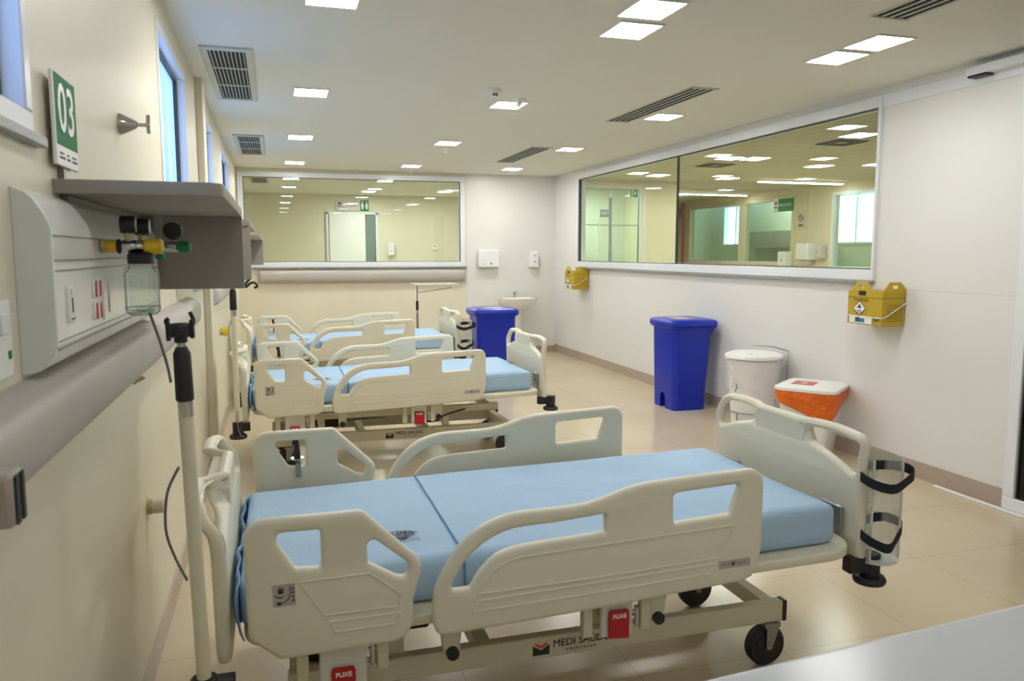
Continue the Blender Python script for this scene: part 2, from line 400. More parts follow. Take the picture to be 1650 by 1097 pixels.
# interior window on the right
w = empty_struct('window_6')
G().box(XR-0.02, XR+0.10, 4.60, 10.365, 1.30, 1.38).box(XR-0.02, XR+0.10, 4.60, 10.365, 2.505, 2.585).box(XR-0.02, XR+0.10, 10.285, 10.365, 1.38, 2.505).box(XR-0.02, XR+0.10, 4.60, 4.628, 1.38, 2.505).done('window_frame', 'alu', w, bevel=0.005)
frame_rect(G(), 'X', XR-0.005, XR+0.03, 4.628, 10.285, 1.38, 2.505, 0.008).done('gasket', 'gasket', w, smooth=False)
G().box(XR+0.008, XR+0.018, 4.63, 7.515, 1.385, 2.50).box(XR+0.008, XR+0.018, 7.519, 10.28, 1.385, 2.50).done('pane', 'glass', w, smooth=False)
G().box(XR+0.002, XR+0.024, 7.508, 7.526, 1.385, 2.50).done('pane_joint', 'gasket', w, smooth=False)
G().box(XR-0.045, XR, 4.60, 10.30, 1.278, 1.30).done('window_sill', 'granite', w, bevel=0.003)
# sliding door on the right edge
w = empty_struct('door_1')
frame_rect(G(), 'X', XR-0.035, XR+0.02, 1.9, 3.455, 0.01, 2.50, 0.075).done('door_frame', 'alu', w, bevel=0.005)
G().box(XR-0.012, XR-0.004, 1.97, 3.38, 0.08, 2.43).done('pane', 'dark_glass', w, smooth=False)
frame_rect(G(), 'X', XR-0.02, XR+0.004, 1.972, 3.383, 0.082, 2.428, 0.01).done('gasket', 'gasket', w, smooth=False)
o = G().box(XR-0.075, XR-0.002, 1.6, 3.86, 2.548, 2.60).box(XR-0.07, XR-0.01, 3.72, 3.85, 2.535, 2.548, 1).done('door_track', ['alu', 'black'], bevel=0.004)
tag(o, 'white sliding door track high on right wall with black end stop', 'door track')
o = G().box(XR-0.06, XR-0.035, 1.2, 3.93, 0, 0.012).done('floor_guide', 'white', bevel=0.003)
tag(o, 'thin white guide strip on floor in front of the sliding door', 'floor guide')
struct(G().box(XR-0.006, XR, 3.46, 4.60, 2.50, 2.585).done('trim_1', 'alu', bevel=0.002))

# ------------------------------------------------------------------ ceiling fixtures
def led_panel(x, y, label, group, sx=0.225, sy=0.265, z=ZC, m='led'):
    t = thing('ceiling_light', label, 'ceiling light', (x, y, z), 0, group)
    g = G(); w = 0.012
    g.box(-sx/2-w, sx/2+w, -sy/2-w, -sy/2, -0.008, 0.0).box(-sx/2-w, sx/2+w, sy/2, sy/2+w, -0.008, 0.0)
    g.box(-sx/2-w, -sx/2, -sy/2, sy/2, -0.008, 0.0).box(sx/2, sx/2+w, -sy/2, sy/2, -0.008, 0.0)
    g.done('light_frame', 'panel_frame', t, smooth=False)
    G().box(-sx/2, sx/2, -sy/2, sy/2, -0.006, -0.001).done('diffuser', m, t, smooth=False)
    return t
for x, y, lab in (
    (0.29, 3.72, 'square ceiling light of the left row, cut by the top edge of the photo'),
    (0.29, 5.91, 'square ceiling light of the left row beside the nearer air grille'),
    (0.29, 8.19, 'square ceiling light of the left row beside the farther air grille'),
    (0.29, 10.48, 'square ceiling light of the left row, farthest, just before the back window'),
    (1.73, 3.47, 'middle row ceiling light, nearer one of the close pair at top'),
    (1.79, 3.82, 'middle row ceiling light, farther one of the close pair at top'),
    (1.77, 5.96, 'square ceiling light of the middle row next to the two small detectors'),
    (1.77, 8.18, 'square ceiling light of the middle row, second from the back window'),
    (1.77, 10.44, 'square ceiling light of the middle row nearest the back window'),
    (3.18, 3.65, 'right row ceiling light, nearer of the close pair'),
    (3.19, 3.99, 'right row ceiling light, farther of the close pair'),
    (3.17, 6.10, 'square ceiling light of the right row beside the long middle slot diffuser'),
    (3.16, 8.27, 'square ceiling light of the right row beside the farthest slot diffuser'),
    (3.15, 10.43, 'square ceiling light of the right row in the corner above the sink')):
    led_panel(x, y, lab, 'ceiling lights of the ward', m='led_soft' if 'close pair' in lab else 'led')
for y, wh in ((1.45, 'above'), (-0.65, 'behind')):
    for x, rw in ((0.29, 'left'), (1.77, 'middle'), (3.17, 'right')):
        led_panel(x, y, 'added unseen fill panel of the %s row %s the camera' % (rw, wh), 'added unseen fill panels', m='led_fill')  # unseen panels added as fill for surfaces facing the camera
def return_grille(x0, x1, y0, y1, label, group='return air grilles'):
    t = thing('air_grille', label, 'air grille', ((x0+x1)/2, (y0+y1)/2, ZC), 0, group)
    hx, hy, w = (x1-x0)/2, (y1-y0)/2, 0.038
    g = G(); g.box(-hx, hx, -hy, -hy+w*1.6, -0.012, 0).box(-hx, hx, hy-w*1.6, hy, -0.012, 0)
    g.box(-hx, -hx+w, -hy+w*1.6, hy-w*1.6, -0.012, 0).box(hx-w, hx, -hy+w*1.6, hy-w*1.6, -0.012, 0)
    g.done('grille_frame', 'grille', t, bevel=0.003)
    G().box(-hx+w, hx-w, -hy+w*1.6, hy-w*1.6, -0.0015, 0).done('backing', 'grille_slot', t, smooth=False)
    g = G(); n = 9
    for k in range(n):
        x = -hx+w+(2*hx-2*w)*(k+0.5)/n; g.box(x-0.0026, x+0.0026, -hy+w*1.6, hy-w*1.6, -0.006, -0.002)
    for k in (1, 2):
        y = -hy+2*hy*k/3; g.box(-hx+w, hx-w, y-0.012, y+0.012, -0.0065, -0.002)
    g.done('slats', 'grille', t, smooth=False); return t
return_grille(-0.36, -0.08, 4.77, 6.34, 'grey slatted air grille on ceiling by left wall, the nearer and larger-looking one')
return_grille(-0.345, -0.06, 8.18, 9.75, 'grey slatted air grille on ceiling by left wall, the farther one')
def slot_diffuser(x0, x1, y0, y1, label):
    t = thing('slot_diffuser', label, 'air diffuser', ((x0+x1)/2, (y0+y1)/2, ZC), 0, 'linear slot diffusers')
    hx, hy = (x1-x0)/2, (y1-y0)/2; w = 0.02
    g = G(); g.box(-hx, hx, -hy, -hy+w, -0.008, 0).box(-hx, hx, hy-w, hy, -0.008, 0); n = 4
    for k in range(n+1):
        x = -hx+0.011+(2*hx-0.022)*k/n; g.box(x-0.007, x+0.007, -hy+w, hy-w, -0.005, 0)
    g.done('diffuser_frame', 'grille', t, smooth=False)
    G().box(-hx+0.02, hx-0.02, -hy+w, hy-w, -0.002, 0).done('slots', 'grey_slot', t, smooth=False)
slot_diffuser(2.785, 3.005, 1.80, 3.27, 'long slot diffuser on ceiling cut by the top edge at right')
slot_diffuser(2.785, 3.005, 4.96, 6.43, 'long dark slot diffuser in the middle of ceiling before the right window')
slot_diffuser(2.70, 2.94, 8.20, 9.68, 'slot diffuser on ceiling farthest back, above the blue bin and sink')
t = thing('smoke_detector', 'white round smoke detector with dark vents, on ceiling beside a small spotlight', 'smoke detector', (1.51, 5.43, ZC))
G().lathe([(0.05, 0), (0.05, -0.014), (0.046, -0.03), (0.03, -0.034)]).done('housing', 'white', t)
G().lathe([(0.026, -0.03), (0.026, -0.052), (0.014, -0.056)]).done('sensor_head', 'white', t)
for a in (-1.9, -1.2): G().box(0.026*math.cos(a)-0.007, 0.026*math.cos(a)+0.007, 0.026*math.sin(a)-0.003, 0.026*math.sin(a)+0.003, -0.05, -0.036).done('vent_slot', 'black', t, smooth=False)
t = thing('ceiling_camera', 'small white tilted ceiling camera behind the smoke detector and lamp', 'camera', (1.80, 5.72, ZC))
G().lathe([(0.032, 0), (0.03, -0.014), (0.012, -0.018)]).done('mount', 'white', t)
G().cyl((0, 0, -0.014), (-0.03, -0.02, -0.05), 0.014, 0.018).done('body', 'white', t)
for x, y, lab in ((1.86, 8.70, 'small white sprinkler head below the middle row lamp second from back'), (1.84, 10.9, 'small white sprinkler head nearest the back window')):
    t = thing('sprinkler', lab, 'sprinkler', (x, y, ZC), 0, 'ceiling sprinklers')
    G().lathe([(0.035, 0), (0.03, -0.008), (0.012, -0.01)]).done('rosette', 'white', t)
    G().lathe([(0.01, -0.008), (0.01, -0.03), (0.022, -0.034), (0.022, -0.037)]).done('sprinkler_head', 'white', t)

# ------------------------------------------------------------------ hospital bed
SLOPE = 0.018
def zl(p): return (p[0], p[1]-SLOPE*p[0])+tuple(p[2:])
HEAD_OUT = fil([zl(p) for p in [(-0.098,0.812,0.055),(0.208,0.814,0.03),(0.370,0.650,0.045),(0.338,0.55,0.05),(0.333,0.432,0.06),(-0.02,0.426,0.03),(-0.098,0.495,0.035)]])
HEAD_H = [fil([zl(p) for p in [(-0.014,0.773,0.02),(0.097,0.772,0.01),(0.096,0.668,0.01),(0.030,0.672,0.02),(-0.014,0.745,0.02)]]),
          fil([zl(p) for p in [(0.218,0.748,0.016),(0.330,0.650,0.02),(0.320,0.614,0.02),(0.292,0.622,0.02),(0.218,0.668,0.008)]])]
lo = smooth_pts([(0.39,0.49),(0.392,0.52),(0.403,0.574),(0.435,0.633),(0.478,0.690),(0.542,0.737),(0.632,0.763),(0.75,0.766),(0.85,0.770),(0.917,0.785),(0.99,0.806),(1.06,0.817)], 3)
LONG_OUT = [zl((p[0], p[1])) for p in lo]+fil([zl(p) for p in [(1.10,0.819),(1.453,0.832,0.05),(1.449,0.56,0.2),(1.415,0.47,0.06),(0.882,0.444),(0.40,0.428,0.06),(0.39,0.48)]])[0:]
h = smooth_pts([(0.446,0.570),(0.460,0.600),(0.498,0.650),(0.557,0.694),(0.632,0.719),(0.739,0.723),(0.839,0.729),(0.905,0.734)], 3)
LONG_H = [[zl((p[0], p[1])) for p in h]+[zl(p) for p in [(0.914,0.730),(0.914,0.682),(0.907,0.678)]]+[zl((p[0], p[1])) for p in smooth_pts([(0.80,0.673),(0.657,0.666),(0.582,0.648),(0.532,0.606),(0.505,0.568),(0.497,0.560)], 3)]+[zl((0.452,0.560))],
          fil([zl(p) for p in [(1.138,0.776,0.015),(1.370,0.787,0.012),(1.333,0.692,0.015),(1.138,0.683,0.012)]])]
HEAD_RIDGE = [[(0.038,0.637),(0.219,0.640),(0.305,0.571),(0.298,0.537),(0.098,0.537)], [(0.111,0.517),(0.300,0.518),(0.288,0.489),(0.125,0.487)]]
LONG_RIDGE = [[(0.520,0.541),(0.540,0.575),(0.567,0.603),(0.61,0.627),(0.652,0.636),(0.92,0.645),(1.343,0.659),(1.290,0.559),(0.881,0.546)],
              [(0.504,0.491),(0.522,0.521),(0.881,0.530),(1.284,0.541),(1.256,0.512),(0.881,0.499)]]
def rail_mesh(outer, holes, ridges, ymid, ysign):
    me = plate_mesh(outer, holes, 0.036, 0.014, lambda a, b, c: Vector((a, ymid+c, b)))
    g = G()
    for rd in ridges:
        pts = [Vector((p[0], ymid+ysign*0.0180, p[1]-SLOPE*p[0])) for p in rd]
        dense = []
        for i in range(len(pts)):
            a, b = pts[i], pts[(i+1) % len(pts)]; dense += [a, a.lerp(b, 0.04), a.lerp(b, 0.96)]
        g.tube(dense, 0.0028, 6, closed=True)
    me2 = bpy.data.meshes.new('ridge'); g.b.to_mesh(me2); g.b.free()
    return join_meshes('rail', [me, me2])
def tilt(o): o.rotation_euler = (0, -SLOPE, 0); o.location = (0.011, 0, 0); return o
def board_mesh(yc, xc, out, hw=0.468, zb=0.40, sweep=0.05, rn=0.1, rf=0.1):
    """head or foot board: panel, two push-handle openings, handles swept outward; out = +1 or -1"""
    outer = fil([(-hw, zb, 0.02), (hw, zb, 0.02), (hw-0.004, 0.842, rf), (0.29, 0.852, 0.1), (0.13, 0.846, 0.05), (-0.13, 0.846, 0.05), (-0.29, 0.852, 0.1), (-hw+0.004, 0.842, rn)], 6)
    def hole(r): return [(0.152, 0.815, 0.012), (0.30, 0.820, 0.1), (hw-0.034, 0.811, max(r-0.032, 0.015)), (hw-0.031, 0.695, 0.02), (0.32, 0.735, 0.08), (0.190, 0.768, 0.02)]
    holes = [fil(hole(rf), 6), fil([(-p[0], p[1], p[2]) for p in hole(rn)[::-1]], 6)]
    def fn(a, b, c):
        k = min(max((b-0.74)/0.07, 0), 1); k = k*k*(3-2*k)
        s = min(max((abs(a)-0.135)/0.05, 0), 1); e = min(max((hw-abs(a))/0.12, 0), 1); e = 0.45+0.55*e
        return Vector((xc+c+out*sweep*k*s*e, yc+a, b))
    # densify outlines so the sweep is smooth
    def dens(lp):
        r = []
        for i in range(len(lp)):
            p, q = Vector(lp[i]), Vector(lp[(i+1) % len(lp)]); n = max(1, int((q-p).length/0.03))
            r += [tuple(p.lerp(q, t/n)) for t in range(n)]
        return r
    me = plate_mesh(dens(outer), [dens(x) for x in holes], 0.040, 0.018, fn)
    g = G(); g.prism([(-0.135, 0.70), (0.135, 0.70), (0.16, 0.80), (0.12, 0.835), (-0.12, 0.835), (-0.16, 0.80)], 'X', xc-0.018*1-out*0.0, xc+0.018)
    for v in g.b.verts: v.co.y += yc
    me2 = bpy.data.meshes.new('web'); g.b.to_mesh(me2); g.b.free()
    return join_meshes('board', [me, me2])

def make_bed(label):
    B = thing('hospital_bed', label, 'bed', (0, 2.6, 0), 0, 'hospital beds')
    T = []
    # chassis
    g = G()
    for s in (-1, 1): g.box(0.0, 1.735, s*0.25-0.02, s*0.25+0.02, 0.165, 0.24)
    for x in (0.03, 0.62, 1.08, 1.70): g.box(x-0.025, x+0.025, -0.235, 0.235, 0.175, 0.232)
    bf = g.done('base_frame', 'cream_metal', B, bevel=0.004)
    for s in (-1, 1): G().box(1.735, 1.752, s*0.25-0.021, s*0.25+0.021, 0.164, 0.241).done('end_cap', 'black', bf, bevel=0.003)
    link('lettering', text_mesh('MEDI SAÚDE', 0.0355, (1,0,0), (0,0,1), (0.945, -0.2712, 0.210)), 'green_ink', bf, smooth=False)
    link('lettering', text_mesh('HOSPITALAR', 0.0120, (1,0,0), (0,0,1), (0.945, -0.2712, 0.184), space=1.7), 'green_ink', bf, smooth=False)
    x0 = 0.775
    G().prism([(x0,0.178),(x0+0.058,0.178),(x0+0.058,0.212),(x0+0.029,0.194),(x0,0.212)], 'Y', -0.2714, -0.2700).done('logo_mark', 'green_ink', bf, smooth=False)
    G().prism([(x0+0.008,0.2125),(x0+0.029,0.199),(x0+0.050,0.2125),(x0+0.050,0.222),(x0+0.029,0.209),(x0+0.008,0.222)], 'Y', -0.2714, -0.2700).done('logo_mark', 'orange_ink', bf, smooth=False)
    for x in (0.10, 1.675):
        for s in (-1, 1):
            y = s*0.25
            ca = G().lathe([(0.03, -0.02), (0.068, -0.022), (0.076, -0.012), (0.076, 0.012), (0.068, 0.022), (0.03, 0.02)], (x, y, 0.077), 'Y').done('caster', 'rubber', B)
            G().lathe([(0.045, -0.024), (0.05, -0.0235), (0.05, 0.0235), (0.045, 0.024)], (x, y, 0.077), 'Y').done('wheel_hub', 'black', ca)
            g = G()
            for q in (-1, 1): g.prism([(x-0.012, 0.07), (x+0.012, 0.07), (x+0.04, 0.15), (x-0.012, 0.155)], 'Y', y+q*0.03-0.003, y+q*0.03+0.003)
            g.box(x-0.02, x+0.045, y-0.033, y+0.033, 0.150, 0.166); g.cyl((x, y-0.036, 0.077), (x, y+0.036, 0.077), 0.009)
            g.done('fork', 'steel', ca, bevel=0.002)
    # lifting frame, columns and motors
    g = G()
    for s in (-1, 1): g.box(0.02, 1.62, s*0.22-0.02, s*0.22+0.02, 0.335, 0.385)
    for x in (0.12, 0.85, 1.55): g.box(x-0.02, x+0.02, -0.20, 0.20, 0.335, 0.385)
    g.done('lift_frame', 'cream_metal', B, bevel=0.004)
    for x in (0.33, 1.22):
        for s in (-1, 1):
            G().box(x-0.025, x+0.025, s*0.22-0.022, s*0.22+0.022, 0.235, 0.345).done('lift_column', 'cream_metal', B, bevel=0.004)
    G().cyl((0.42, -0.06, 0.30), (0.80, -0.06, 0.31), 0.026).cyl((0.78, -0.06, 0.31), (0.95, -0.06, 0.315), 0.015).done('actuator', 'steel', B)
    G().box(0.30, 0.46, -0.12, 0.0, 0.25, 0.34).done('motor', 'black', B, bevel=0.01)
    G().tube(smooth_pts([(1.02,-0.28,0.30),(1.12,-0.29,0.285),(1.22,-0.28,0.33),(1.36,-0.27,0.36)]), 0.006).done('cable', 'black', B)
    for x, z in ((0.46, 0.345), (1.12, 0.36)):
        k = G().prism([(x-0.035, 0.455), (x+0.035, 0.455), (x+0.022, z-0.012), (x-0.022, z-0.012)], 'Y', -0.475, -0.435).done('pivot_arm', 'cream_metal', B, bevel=0.004)
        G().cyl((x, -0.490, z), (x, -0.474, z), 0.019).done('knob', 'black', k)
    # deck (tilted with the boards and rails)
    me = plate_mesh(fil([(-0.115,-0.49,0.10),(1.882,-0.49,0.13),(1.882,0.49,0.13),(-0.115,0.49,0.10)], 8), [], 0.034, 0.008, lambda a, b, c: Vector((a, b, 0.456+c)))
    dk = tilt(link('deck', me, 'plastic', B))
    for s in (-1, 1):
        bp = G().box(1.878, 1.892, min(s*0.27, s*0.375), max(s*0.27, s*0.375), 0.485, 0.58).done('bracket_plate', 'steel', dk, bevel=0.012)
        for q in (0.51, 0.55): G().cyl((1.874, s*0.33, q), (1.879, s*0.33, q), 0.009).done('bolt', 'chrome', bp)
    # boards
    tilt(link('headboard', board_mesh(0.0, -0.165, -1, sweep=0.066), 'plastic', B))
    fb = tilt(link('footboard', board_mesh(0.02, 1.915, 1, sweep=0.022, rn=0.045), 'plastic', B))
    # side rails
    for s in (-1, 1):
        y = s*0.5225
        hr = tilt(link('side_rail', rail_mesh(HEAD_OUT, HEAD_H, HEAD_RIDGE, y, s), 'plastic', B))
        fr = tilt(link('side_rail', rail_mesh(LONG_OUT, LONG_H, LONG_RIDGE, y, s), 'plastic', B))
        yo = y+s*0.0186
        st = G().box(-0.032, 0.026, min(yo, yo-s*0.004), max(yo, yo-s*0.004), 0.577, 0.637).done('instruction_sticker', 'sticker_grey', hr, smooth=False); st['label'] = 'grey instruction sticker with small symbols'
        q0, q1 = sorted((yo, yo+s*0.0006))
        g = G(); g.box(-0.018, -0.004, q0, q1, 0.612, 0.624).box(-0.018, -0.004, q0, q1, 0.625, 0.629, 1).tube([(-0.026, yo, 0.608), (-0.018, yo, 0.602), (-0.006, yo, 0.602)], 0.0018, 6).tube([(0.012, yo, 0.630), (0.014, yo, 0.612), (0.008, yo, 0.596), (-0.006, yo, 0.586)], 0.0014, 6)
        for k in range(4): g.box(0.017, 0.023, q0, q1, 0.588+k*0.011, 0.593+k*0.011)
        g.box(-0.022, -0.010, q0, q1, 0.582, 0.590); g.done('symbols', ['ink', 'red'], hr, smooth=False)
        G().box(1.292, 1.403, min(yo, yo-s*0.004), max(yo, yo-s*0.004), 0.497, 0.523).done('rail_sticker', 'sticker_grey', fr, smooth=False)
        g = G(); g.box(1.338, 1.346, q0, q1, 0.505, 0.516)
        for k in range(5): g.box(1.305+k*0.018, 1.316+k*0.018, q0, q1, 0.509, 0.511)
        g.done('symbols', ['ink'], fr, smooth=False)
        # release brackets with red push plates
        for xa, xb, ra, rb, rz0, rz1, pr in ((0.085, 0.215, 0.116, 0.182, 0.272, 0.352, hr), (0.930, 1.035, 0.950, 1.018, 0.312, 0.405, fr)):
            yb = s*0.475
            br = G().box(xa, xb, min(yb, yb-s*0.02), max(yb, yb-s*0.02), rz0+0.005, 0.44).done('release_bracket', 'white_metal', B, bevel=0.006)
            g = G(); g.prism([(ra, rz0+0.006), (rb, rz0), (rb, rz1-0.01), (rb-0.004, rz1), (ra+0.004, rz1), (ra, rz1-0.01)], 'Y', yb+s*0.001, yb+s*0.014); rd = g.done('push_plate', 'red', br, bevel=0.003)
            link('lettering', text_mesh('PUXE', 0.0185, (-s,0,0), (0,0,1), ((ra+rb)/2, yb+s*0.0144, rz1-0.018), bold=0.0006), 'white', br, smooth=False)
            for xx in (xa-0.045, xb+0.045):
                G().box(xx-0.016, xx+0.016, min(yb, yb-s*0.03), max(yb, yb-s*0.03), 0.325, 0.445).done('rail_arm', 'cream_metal', B, bevel=0.004)
            G().cyl((xb+0.018, yb-s*0.012, 0.40), (xb+0.018, yb-s*0.012, 0.34), 0.009).cyl((xb+0.004, yb-s*0.012, 0.385), (xb+0.032, yb-s*0.012, 0.385), 0.006).done('latch_pin', 'chrome', B)
    # corner bumpers
    for x, y, z in ((-0.205, -0.555, 0.33), (-0.205, 0.555, 0.33), (1.97, -0.425, 0.365), (1.97, 0.465, 0.365)):
        sx = 1 if x > 1 else -1; xi = 1.87 if x > 1 else -0.13
        g = G(); g.box(min(x, xi), max(x, xi), y-0.022, y+0.022, z+0.03, z+0.085); g.cyl((x, y, z+0.01), (x, y, z+0.09), 0.034)
        cb = g.done('corner_bumper', 'black', B, bevel=0.004)
        G().lathe([(0.03, 0.012), (0.05, 0.008), (0.056, -0.004), (0.052, -0.016), (0.03, -0.02)], (x, y, z)).done('bumper_wheel', 'rubber', cb)
    # clamp with hook on the far head rail
    k = G().cyl((0.058, 0.556, 0.79), (0.058, 0.556, 0.745), 0.013).cyl((0.062, 0.556, 0.745), (0.064, 0.556, 0.690), 0.011, 0.014).done('rail_clamp', 'black', B)
    G().cyl((0.064, 0.556, 0.693), (0.064, 0.556, 0.687), 0.026).done('clamp_disc', 'chrome', k)
    G().box(0.055, 0.075, 0.490, 0.496, 0.628, 0.690).box(0.055, 0.075, 0.490, 0.556, 0.684, 0.690).done('clamp_tongue', 'steel', k, bevel=0.002)
    # oxygen cylinder holder on the near foot corner
    cx, cy, r = 1.995, -0.44, 0.066
    arc = [(math.cos(math.radians(a)), math.sin(math.radians(a))) for a in range(-24, 205, 12)]
    g = G(); t = 0.004
    g.loft([[(cx+c*r, cy+q*r*0.8, z+0.018*max(q, 0)*(z > 0.6)) for c, q in arc]+[(cx+c*(r-t), cy+q*(r*0.8-t), z+0.018*max(q, 0)*(z > 0.6)) for c, q in arc[::-1]] for z in (0.435, 0.795)])
    ho = g.done('cylinder_holder', 'acrylic', B)
    g = G()
    for e in (arc[0], arc[-1]): g.cyl((cx+e[0]*r, cy+e[1]*r*0.8, 0.44), (cx+e[0]*r, cy+e[1]*r*0.8, 0.796), 0.004, seg=8)
    g.lathe([(r*0.2, 0), (r, 0), (r, 0.010), (r*0.2, 0.010)], (cx, cy+0.004, 0.430), sy=0.85); g.done('holder_rim', 'acrylic_edge', ho)
    for z, ctl in ((0.735, [(-.098,-.02,0),(-.07,-.055,-.018),(-.02,-.08,-.026),(.05,-.06,-.010),(.107,-.03,.004),(.10,.01,.018),(.03,.038,.024),(-.04,.036,.022),(-.085,.02,.010)]),
                   (0.535, [(-.09,-.012,0),(-.07,-.05,-.020),(-.03,-.078,-.034),(.02,-.055,-.016),(.088,-.008,.010),(.076,.03,.028),(.02,.038,.036),(-.03,.036,.030),(-.066,.03,.012)])):
        ox = 0.0; pts = [(cx+p.x, cy+0.004+p.y, z+p.z) for p in smooth_pts(ctl, 5, closed=True)]
        h_ = 0.0165
        R0 = [(p[0], p[1], p[2]-h_) for p in pts]; R1 = [(p[0], p[1], p[2]+h_) for p in pts]
        I0 = [(cx+ox+(p[0]-cx-ox)*0.965, cy+(p[1]-cy)*0.965, p[2]-h_) for p in pts]; I1 = [(p[0], p[1], p[2]+2*h_) for p in I0]
        g = G(); g.loft([R0, R1, I1, I0, R0], cap=False); bmesh.ops.remove_doubles(g.b, verts=g.b.verts[:], dist=1e-6)
        g.done('strap', 'strap', ho)
    return B
def make_mattress(label, y, x):
    t = thing('mattress', label, 'mattress', (x, y, 0), 0, 'mattresses on the beds')
    me = rounded_block(-0.12, 1.815, -0.432, 0.432, 0.474, 0.612, 0.03, 90, 44, 8, 0.0045, y)
    b = tilt(link('fitted_sheet', me, 'sheet', t))
    pts = [(0.507, -0.4345, 0.485), (0.507, -0.436, 0.585)]+[(0.507, -0.425+0.85*k/24, 0.6150+0.001*math.sin(k)) for k in range(25)]
    G().tube(pts, 0.0035, 6, flat=0.7).done('hem', 'hem', b)
    # loose sheet gathered at the head end
    bm = bmesh.new(); R = []
    for j in range(24):
        v = j/23; yy = -0.50+1.0*v; row = []
        for i in range(10):
            u = i/9; fold = 0.012*math.sin(v*34+u*2)+0.01*math.sin(v*15)
            xx = -0.128-0.012*math.sin(u*math.pi)+fold*(0.4+u); zz = 0.600-0.128*u+0.01*math.sin(v*9)
            row.append(bm.verts.new((max(xx, -0.139), yy*(0.86+0.12*u), zz)))
        R.append(row)
    for j in range(23):
        for i in range(9): bm.faces.new((R[j][i], R[j+1][i], R[j+1][i+1], R[j][i+1]))
    me = bpy.data.meshes.new('gather'); bm.to_mesh(me); bm.free()
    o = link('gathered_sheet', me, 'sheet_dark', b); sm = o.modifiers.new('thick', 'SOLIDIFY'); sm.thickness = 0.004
    # printed mark
    mes = []; word = 'WEYTMOX'
    for k, ch in enumerate(word):
        a = (k-(len(word)-1)/2)*0.22; R_ = 0.075
        mes.append(text_mesh(ch, 0.026, (math.cos(-a), math.sin(-a), 0), (-math.sin(-a), math.cos(-a), 0), (0.345+R_*math.sin(a), -0.235+R_*(math.cos(a)-1)+0.030, 0.6168), bold=0.0012))
    link('printed_mark', join_meshes('print', mes), 'ink', b, smooth=False)
    g = G()
    for (px, py, rx, ry) in ((0.325,-0.226,0.012,0.007),(0.347,-0.222,0.010,0.006),(0.372,-0.236,0.014,0.007),(0.345,-0.255,0.020,0.007),(0.312,-0.245,0.012,0.005),(0.358,-0.247,0.014,0.006)):
        g.lathe([(1e-4, 0), (1, 0), (1, 0.0006), (1e-4, 0.0006)], (px, py, 0.6165), sx=rx, sy=ry, seg=14)
    for py in (-0.272, -0.288): g.box(0.318, 0.405, py-0.0012, py+0.0012, 0.6165, 0.6171)
    g.done('printed_mark', 'ink', b, smooth=False)
    return t
BEDS = [(0.0, 0.0, 'cream hospital bed in the foreground with open side rails and clear straps holder', 'light blue sheeted mattress on the nearest hospital bed, with printed mark'),
        (-0.05, 3.20, 'cream hospital bed second from the camera, between the nearest and farthest beds', 'light blue sheeted mattress on the middle hospital bed'),
        (-0.09, 5.85, 'cream hospital bed farthest from the camera under the back window', 'light blue sheeted mattress on the farthest bed, next to the back wall')]
bed0 = make_bed(BEDS[0][2]); mat0 = make_mattress(BEDS[0][3], 2.6, 0)
for dx, dy, lb, lm in BEDS[1:]:
    b = tree_copy(bed0); b.location = (dx, 2.6+dy, 0); b['label'] = lb
    if dy < 4:                                   # the middle bed carries no cylinder holder
        for ch in [c for c in b.children if c.name.startswith('cylinder_holder')]:
            for sub in list(ch.children): bpy.data.objects.remove(sub)
            bpy.data.objects.remove(ch)
    m_ = tree_copy(mat0); m_.location = (dx, 2.6+dy, 0); m_['label'] = lm
def iv_pole(x, y, label, lean=0.0):
    t = thing('iv_pole', label, 'IV pole', (x, y, 0.421), 0, 'drip poles on the beds')
    t.rotation_euler = (0, lean, 0)
    G().cyl((0, 0, 0.0), (0, 0, 0.68), 0.0175).done('pole_tube', 'pole_cream', t)
    G().cyl((0, 0, 0.68), (0, 0, 0.722), 0.0178).done('chrome_collar', 'chrome', t)
    G().lathe([(0.018, 0.718), (0.0215, 0.722), (0.0205, 0.835), (0.013, 0.852)]).done('grip', 'black', t)
    G().cyl((0, 0, 0.845), (0, 0, 0.866), 0.010).done('inner_tube', 'chrome', t)
    h = G().cyl((0, 0, 0.862), (0, 0, 0.905), 0.015).lathe([(0.02, 0.875), (0.028, 0.88), (0.028, 0.905), (0.02, 0.909)]).box(-0.032, -0.022, -0.014, 0.014, 0.868, 0.915).box(0.022, 0.032, -0.014, 0.014, 0.872, 0.918).done('clamp_head', 'black', t, bevel=0.003)
    for s, top in ((-1, 0.922), (1, 0.936)):
        G().tube(smooth_pts([(s*0.026, 0, 0.90), (s*0.031, 0, 0.915), (s*0.024, 0, top)]), 0.005, 8).done('hook', 'black', h)
    return t
iv_pole(-0.205, 2.045, 'cream IV pole with black grip at head corner of the nearest bed', lean=-0.020)
iv_pole(-0.255, 5.245, 'cream IV pole with black grip at head corner of the middle bed')
def droop(name, pts, label, r=0.0035, m='cable'):
    o = G().tube(smooth_pts(pts, 6), r, 8).done(name, m); return tag(o, label, 'cable')
droop('cable', [(-0.30, 2.12, 1.352), (-0.275, 2.11, 1.27), (-0.258, 2.07, 1.22), (-0.248, 2.03, 1.19)], 'grey cable running from suction jar to black grip of the nearest IV pole')
droop('cable', [(-0.115, 4.095, 1.374), (-0.135, 4.08, 1.350), (-0.135, 4.07, 1.332), (-0.112, 4.065, 1.352), (-0.092, 4.06, 1.352), (-0.083, 4.06, 1.335), (-0.098, 4.06, 1.328)], 'short black looped cable end under the middle grey shelf', 0.006, 'black')
droop('cable', [(-0.243, 2.06, 0.97), (-0.275, 2.08, 0.90), (-0.285, 2.1, 0.80), (-0.27, 2.12, 0.72), (-0.24, 2.1, 0.66)], 'grey cable hanging in a bow beside the nearest cream IV pole')
